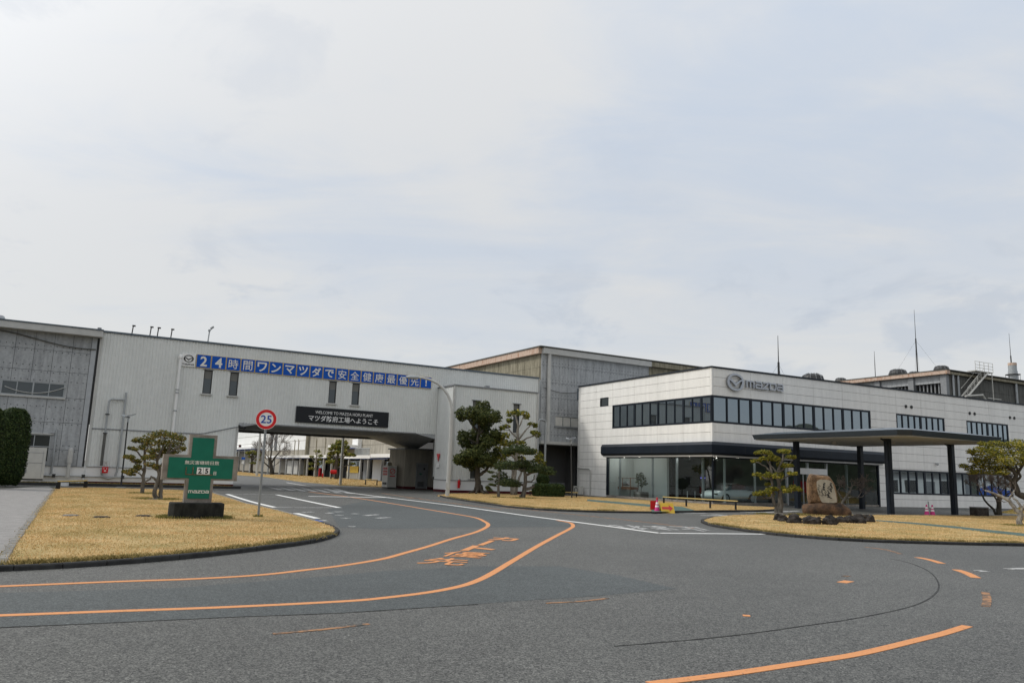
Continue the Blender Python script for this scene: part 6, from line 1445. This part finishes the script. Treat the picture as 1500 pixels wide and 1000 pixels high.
P2 = T.pads([(175,345,34,20),(215,365,36,22),(250,395,38,22),(235,230,32,18),(270,240,42,28),(300,215,40,26),(265,300,46,28),(320,290,52,34),(300,340,48,30),(340,195,46,28),(360,250,54,36),(330,165,34,18),(390,300,58,38),(370,350,52,32),(430,165,54,26),(400,205,50,32),(450,230,60,38),(470,290,60,40),(440,350,56,34),(330,390,52,24),(420,395,56,24),(500,180,52,30),(530,250,58,38),(540,310,56,40),(510,360,54,32),(500,400,50,20),(580,170,48,28),(610,150,44,24),(600,220,54,34),(640,260,50,40),(610,310,50,36),(650,180,44,34),(580,370,44,24),(660,330,40,30),(700,220,60,50),(720,300,60,50),(760,240,60,60)], K8, 1.0, 1.0, 0.9)
P2 = [(c,(q[0]*1.12,q[1]*1.12,q[2]*1.12)) for c,q in P2]; connect(T, P2, anc, M['bark_dark'], 0.028); foliage('foliage_clump', T.t, M['leaf_gold'], P2, 1500, 0.055, 0.4, 0.6)
# trees beyond the bridge
Kb = 8.824; cb2 = cv(330,620,Kb)
T = Tree('bare_tree', (398,695), 'leafless tree with a round fan of branches beyond the bridge opening', 'tree', cb2)
lb = [([(605,660),(598,590),(585,500),(560,440)],0.42,0.2),([(590,520),(640,440),(690,380)],0.2,0.1),([(600,590),(520,520),(470,470)],0.14,0.07),([(585,500),(590,400),(600,330)],0.17,0.08)]
T.trunk(lb, M['bark_dark'])
S = [(T.p(*a),T.p(*b_,dd),r) for a,b_,dd,r in (((560,440),(510,370),.5,.14),((600,330),(570,280),.5,.1),((600,330),(640,260),-.5,.1),((690,380),(750,330),.5,.1),((690,380),(700,290),-.8,.1),((470,470),(430,400),.3,.08),((640,440),(740,420),.6,.08),((585,500),(500,430),-.6,.1),((600,560),(700,500),.6,.08),((560,440),(560,340),0,.1))]
S = [(a,b_,r_*0.55) for a,b_,r_ in S]; bare(T, S, M['twig'], 5, 0.62, 0.25, 21, 0.76, 3, rscale=0.62)
cdv = cv(480,640,Kb)
T = Tree('pine_tree', (492.5,702), 'shaped pine with tiered green foliage beyond the bridge opening', 'tree', cdv)
lb = [([(110,545),(100,440),(110,340),(130,240),(140,120)],0.35,0.12),([(110,340),(180,260),(260,230)],0.14,0.06),([(115,300),(60,220)],0.12,0.06),([(105,400),(200,380),(320,350)],0.12,0.05),([(130,240),(190,150)],0.12,0.05)]
T.trunk(lb, M['bark']); anc = []
for l in lb: anc += line_pts(T, l[0], 5)
P2 = T.pads([(150,70,55,34),(210,75,50,34),(100,120,60,36),(170,130,60,36),(250,130,40,28),(40,150,36,20),(60,205,52,24),(20,215,30,14),(130,190,55,28),(210,190,45,24),(290,225,50,20),(340,235,28,14),(250,230,40,18),(60,310,56,18),(10,320,40,16),(30,260,40,18),(150,290,50,18),(320,345,45,13),(120,350,40,14)], Kb, 1.0, 0.9, 1.2)
connect(T, P2, anc, M['bark'], 0.07); foliage('foliage_clump', T.t, M['leaf_olive'], P2, 260, 0.2, 0.4)
T = Tree('young_tree', (463,699), 'thin young tree with sparse grey-green leaves left of the shaped pine beyond the bridge', 'tree', cb2)
lb = [([(1170,700),(1165,600),(1175,480),(1190,360)],0.2,0.07),([(1170,600),(1120,560)],0.08,0.04),([(1175,480),(1230,420)],0.08,0.04),([(1172,520),(1120,440)],0.08,0.04)]
T.trunk(lb, M['bark_pale']); anc = []
for l in lb: anc += line_pts(T, l[0], 4)
P2 = T.pads([(1190,360,50,22),(1230,420,40,18),(1120,430,36,18),(1110,520,36,18),(1210,520,40,20),(1120,580,40,16),(1200,460,40,18)], Kb, 1, .9, 1.0)
connect(T, P2, anc, M['bark_pale'], 0.05); foliage('leaf_spray', T.t, M['leaf_olive'], P2, 60, 0.18, 0.4)
T = Tree('small_pine', (367.5,693), 'small pine standing at the left end of the far lawn beyond the bridge', 'tree', cb2)
lb = [([(335,640),(340,560),(345,450),(350,380)],0.3,0.12),([(345,480),(400,420)],0.12,0.06),([(345,450),(300,390)],0.12,0.06)]
T.trunk(lb, M['bark_dark']); anc = []
for l in lb: anc += line_pts(T, l[0], 4)
P2 = T.pads([(300,380,46,20),(350,370,46,20),(400,390,40,18),(330,430,40,16),(420,470,34,16),(360,510,40,14),(440,410,26,18)], Kb, 1, .9, 1.5)
connect(T, P2, anc, M['bark_dark'], 0.06); foliage('foliage_clump', T.t, M['leaf_olive'], P2, 200, 0.2, 0.4)
# street furniture beyond the bridge
u = Upright(498.5,710.5); t = thing('street_lamp', 'straight pale lamp pole just beyond the bridge opening', 'street lamp', u.o); p_ = u.l(503,640); MB().tube([(0,0,0),(p_.x,p_.y,p_.z)], [0.13,0.11], 10).tube([(p_.x,p_.y,p_.z),(p_.x*1.5,p_.y*1.4,p_.z+3)],0.1,8).build('pole', M['grey_pole'], t); MB().lathe([(0.2,0),(0.2,0.08)],12).build('base_plate', M['galv'], t)
u = Upright(376,697); t = thing('street_lamp', 'pale lamp pole with long arm over the far lawn beyond the bridge', 'street lamp', u.o)
MB().tube([u.l(376,697),u.l(379,660),u.l(381.5,631)], [0.2,0.15], 8).build('pole', M['grey_pole'], t) if False else MB().tube([u.l(376,697),u.l(379,660),u.l(381.5,631)], [0.2,0.17,0.15], 8).build('pole', M['grey_pole'], t)
MB().tube([u.l(381.5,631),u.l(381,625)], 0.1, 6).build('arm', M['grey_pole'], t)
u = Upright(418,694); t = thing('street_lamp', 'arm lamp reaching left over the bare tree beyond the bridge', 'street lamp', u.o); MB().tube([u.l(418,694),u.l(416,650),u.l(412,640),u.l(404,637),u.l(398,635.2)], [0.14,0.12,0.09,0.08,0.08], 6).build('pole', M['grey_pole'], t); MB().tube([u.l(400,635.5),u.l(396,634.8)], 0.3, 8).build('lamp_head', M['steel_dark'], t)
u = Upright(468.5,698); t = thing('red_post_box', 'red cylindrical post at the far lawn edge beyond the bridge', 'post', u.o); MB().lathe([(0.28,0),(0.28,1.25),(0.2,1.42),(0.05,1.48)], 14).build('body', M['red'], t); MB().lathe([(0.3,0.0),(0.3,0.12)],14).build('base', M['steel_dark'], t)
u = Upright(472.3,700); t = thing('hydrant', 'small red hydrant right of the red cylindrical post', 'hydrant', u.o); MB().lathe([(0.12,0),(0.09,0.1),(0.09,0.55),(0.13,0.6),(0.05,0.75)], 10).build('body', M['red'], t); MB().tube([(-0.16,0,0.45),(0.16,0,0.45)],0.05,6).build('outlet', M['red'], t)
u = Upright(488,702); t = thing('red_barrel', 'red drum on a rack in front of the works hall beyond the bridge', 'drum', u.o); MB().tube([(-0.4,0,1.0),(0.4,0,1.0)],0.28,12).build('drum', M['red'], t)
for x in (-0.3,0.3): block('leg', M['steel_dark'], t, x-.04, x+.04, -.25, .25, 0, .75)
u = Upright(355.5,692); t = thing('road_sign', 'blue-topped sign pole at the far left end of the lawn beyond the bridge', 'road sign', u.o); MB().tube([u.l(355.5,692),u.l(356.5,671)], 0.1, 6).build('pole', M['grey_pole'], t)
q = u.l(356.5,672); MB().box(q.x-0.35,q.x+0.35,q.y-0.1,q.y-0.04,q.z-0.1,q.z+0.35).build('blue_plate', M['blue'], t)
MB().box(q.x-0.25,q.x+0.25,q.y-0.1,q.y-0.04,q.z-0.95,q.z-0.4).build('white_plate', M['white'], t)
u = Upright(350,690); t = thing('signal_post', 'slim post with a round red lamp beside the bridge left pier', 'signal', u.o); MB().tube([u.l(350,690),u.l(351,653)], 0.12, 6).build('pole', M['slate_dark'], t); q = u.l(351.3,653); MB().tube([(q.x,q.y-.3,q.z),(q.x,q.y,q.z)],0.2,10).build('lamp', M['maroon'], t); MB().box(q.x-.28,q.x+.28,q.y+.02,q.y+.25,q.z-.9,q.z+.3).build('housing', M['black'], t)
# ================================================================== INSIDE THE SHOWROOM
dc = thing('display_case', 'glass display case on a wooden table behind the showroom glass, left end', 'display case', Wp(1.5,11.5,0.05), YW)
for x in (-0.35,0.35):
    for y in (-0.95,0.95): block('leg', M['steel_dark'], dc, x-.03, x+.03, y-.03, y+.03, 0, 0.58)
MB().box(-0.4,0.4,-1.05,1.05,0.583,0.78).build('table', M['wood'], dc)
mb = MB()
for x in (-0.38,0.38):
    for y in (-1.03,0,1.03): mb.box(x-.02,x+.02,y-.02,y+.02,0.783,1.45)
for x in (-0.38,0.38): mb.box(x-.02,x+.02,-1.05,1.05,1.453,1.49)
mb.build('case_frame', M['wood'], dc); 
mb = MB(); mb.add([(0,-0.55,0.9),(-0.18,-0.3,1.05),(0,0.75,1.05),(0.18,-0.3,1.05),(0,0.6,0.85),(0,-0.2,1.3)], [(0,1,4),(0,3,4),(1,2,4),(3,2,4),(0,1,5),(1,2,5),(3,2,5),(0,3,5)]); mb.build('model', M['galv'], dc)
pl = thing('potted_plant', 'dark leafy plant in a pale square pot behind the showroom glass', 'potted plant', Wp(1.5,9.6,0.05), YW)
MB().box(-0.4,0.4,-0.42,0.42,0,0.45).build('pot', M['stone_cement'], pl); MB().tube([(0,0,0.4),(0.02,0,1.2)],0.03,6).build('stem', M['bark'], pl)
foliage('foliage', pl, M['leaf_dark'], [((0,0,1.25),(0.45,0.45,0.42)),((0,0.15,1.6),(0.35,0.35,0.3))], 500, 0.09)
def car(loc, rz, paint, label):
    t = thing('car', label, 'car', loc, rz)
    prof = [(-2.15,.45,.62,.60),(-2.05,.25,.78,.80),(-1.6,.20,.90,.88),(-0.9,.18,.93,.90),(0,.18,.93,.91),(0.9,.18,.90,.91),(1.5,.20,.84,.89),(2.0,.24,.72,.80),(2.2,.38,.58,.58)]
    vs = []; n = 12
    for x,z0,z1,hw in prof:
        zc, hz = (z0+z1)/2, (z1-z0)/2
        for k in range(n):
            a = 2*PI*k/n; s_, c_ = math.sin(a), math.cos(a); e = 0.45
            vs.append((x, hw*math.copysign(abs(c_)**e,c_), zc+hz*math.copysign(abs(s_)**e,s_)))
    fs = [(i*n+k,i*n+(k+1)%n,(i+1)*n+(k+1)%n,(i+1)*n+k) for i in range(len(prof)-1) for k in range(n)]+[tuple(range(n)),tuple((len(prof)-1)*n+k for k in range(n))]
    MB().add(vs,fs).build('body', paint, t, smooth=True)
    cab = [(-1.75,.84,.70,.86),(-1.0,.90,.62,1.22),(-0.2,.90,.60,1.32),(0.4,.90,.60,1.28),(1.3,.86,.72,.88)]
    vs = []; 
    for x,z0,hw,z1 in cab: vs += [(x,-hw-.12*(z1<.95),z0),(x,hw+.12*(z1<.95),z0),(x,hw,z1),(x,-hw,z1)]
    fs = [(i*4+k,i*4+(k+1)%4,(i+1)*4+(k+1)%4,(i+1)*4+k) for i in range(len(cab)-1) for k in range(4)]+[(0,1,2,3),(16,17,18,19)]
    MB().add(vs,fs).build('cabin_glass', M['glass_dim'], t)
    MB().add([(-1.0,-.60,1.235),(-1.0,.60,1.235),(-.2,.58,1.335),(-.2,-.58,1.335),(.4,.58,1.295),(.4,-.58,1.295)], [(0,1,2,3),(3,2,4,5)]).build('roof', paint, t)
    for x in (-1.35,1.38):
        for y in (-0.86,0.86):
            w = MB(); w.tube([(x,y-.1,.33),(x,y+.1,.33)], .33, 20); w = w.build('wheel', M['tyre'], t)
            MB().tube([(x,y-.115,.33),(x,y+.115,.33)], .22, 12).build('rim', M['galv'], w)
    for y in (-0.6,0.6): MB().box(2.06,2.16,y-.18,y+.18,.56,.66).build('headlight', M['chrome'], t)
    for y in (-0.6,0.6): MB().box(-2.14,-2.05,y-.2,y+.2,.66,.74).build('tail_light', M['red'], t)
    return t
car(Wp(3.2,1.9,0.05), YW+PI+0.12, M['car_white'], 'white car parked inside the showroom near the corner glass')
car(Wp(5.9,4.6,0.05), YW+PI+0.4, M['car_red'], 'dark red car parked inside the showroom, farther from the corner')

# ================================================================== THE GATE SIDE, right of the frame: only mirrored in the office windows
gh = thing('gatehouse', 'white gatehouse with dark hipped roof facing the office, outside the right border', 'building', (59.0, 54.5, 0), 0)
MB().box(0,7,0,8.5,0,3.1).build('wall', M['far_white'], gh)
mb = MB(); mb.add([(-.7,-.7,3.103),(7.7,-.7,3.103),(7.7,9.2,3.103),(-.7,9.2,3.103),(3.5,2.5,4.6),(3.5,6,4.6)], [(3,2,1,0),(0,1,4),(1,2,5,4),(2,3,5),(3,0,4,5)]); mb.build('roof', M['slate_dark'], gh)
for y in (0.8,2.8,6.2): MB().box(-0.05,-0.003,y,y+1.3,1.0,2.3).build('window', M['glass_dim'], gh)
MB().box(-0.05,-0.003,4.8,5.7,0.02,2.2).build('door', M['flash'], gh)
tk_ = thing('box_truck', 'white box truck with a blue wave along its side, parked by the gatehouse', 'truck', (58.5, 64.2, 0), 0)
MB().box(0,2.3,0,5.2,0.9,3.3).build('cargo_box', M['white'], tk_); MB().prism([(0.0,0.92),(5.2,0.92),(5.2,1.5),(4.0,1.9),(2.6,1.5),(1.2,2.0),(0.0,1.6)], -0.02, -0.003, 'x').build('blue_wave', M['blue'], tk_)
MB().box(0.05,2.25,5.3,7.0,0.6,2.5).build('cab', M['white'], tk_); MB().box(0.02,0.045,5.7,6.7,1.5,2.3).build('cab_window', M['glass_dim'], tk_); MB().box(0.3,2.0,0,5.3,0.6,0.897).build('chassis', M['steel_dark'], tk_)
for y in (1.0,4.2,6.2):
    for x in (0.12,2.18): MB().tube([(x-.12,y,.42),(x+.12,y,.42)], .42, 16).build('wheel', M['tyre'], tk_)
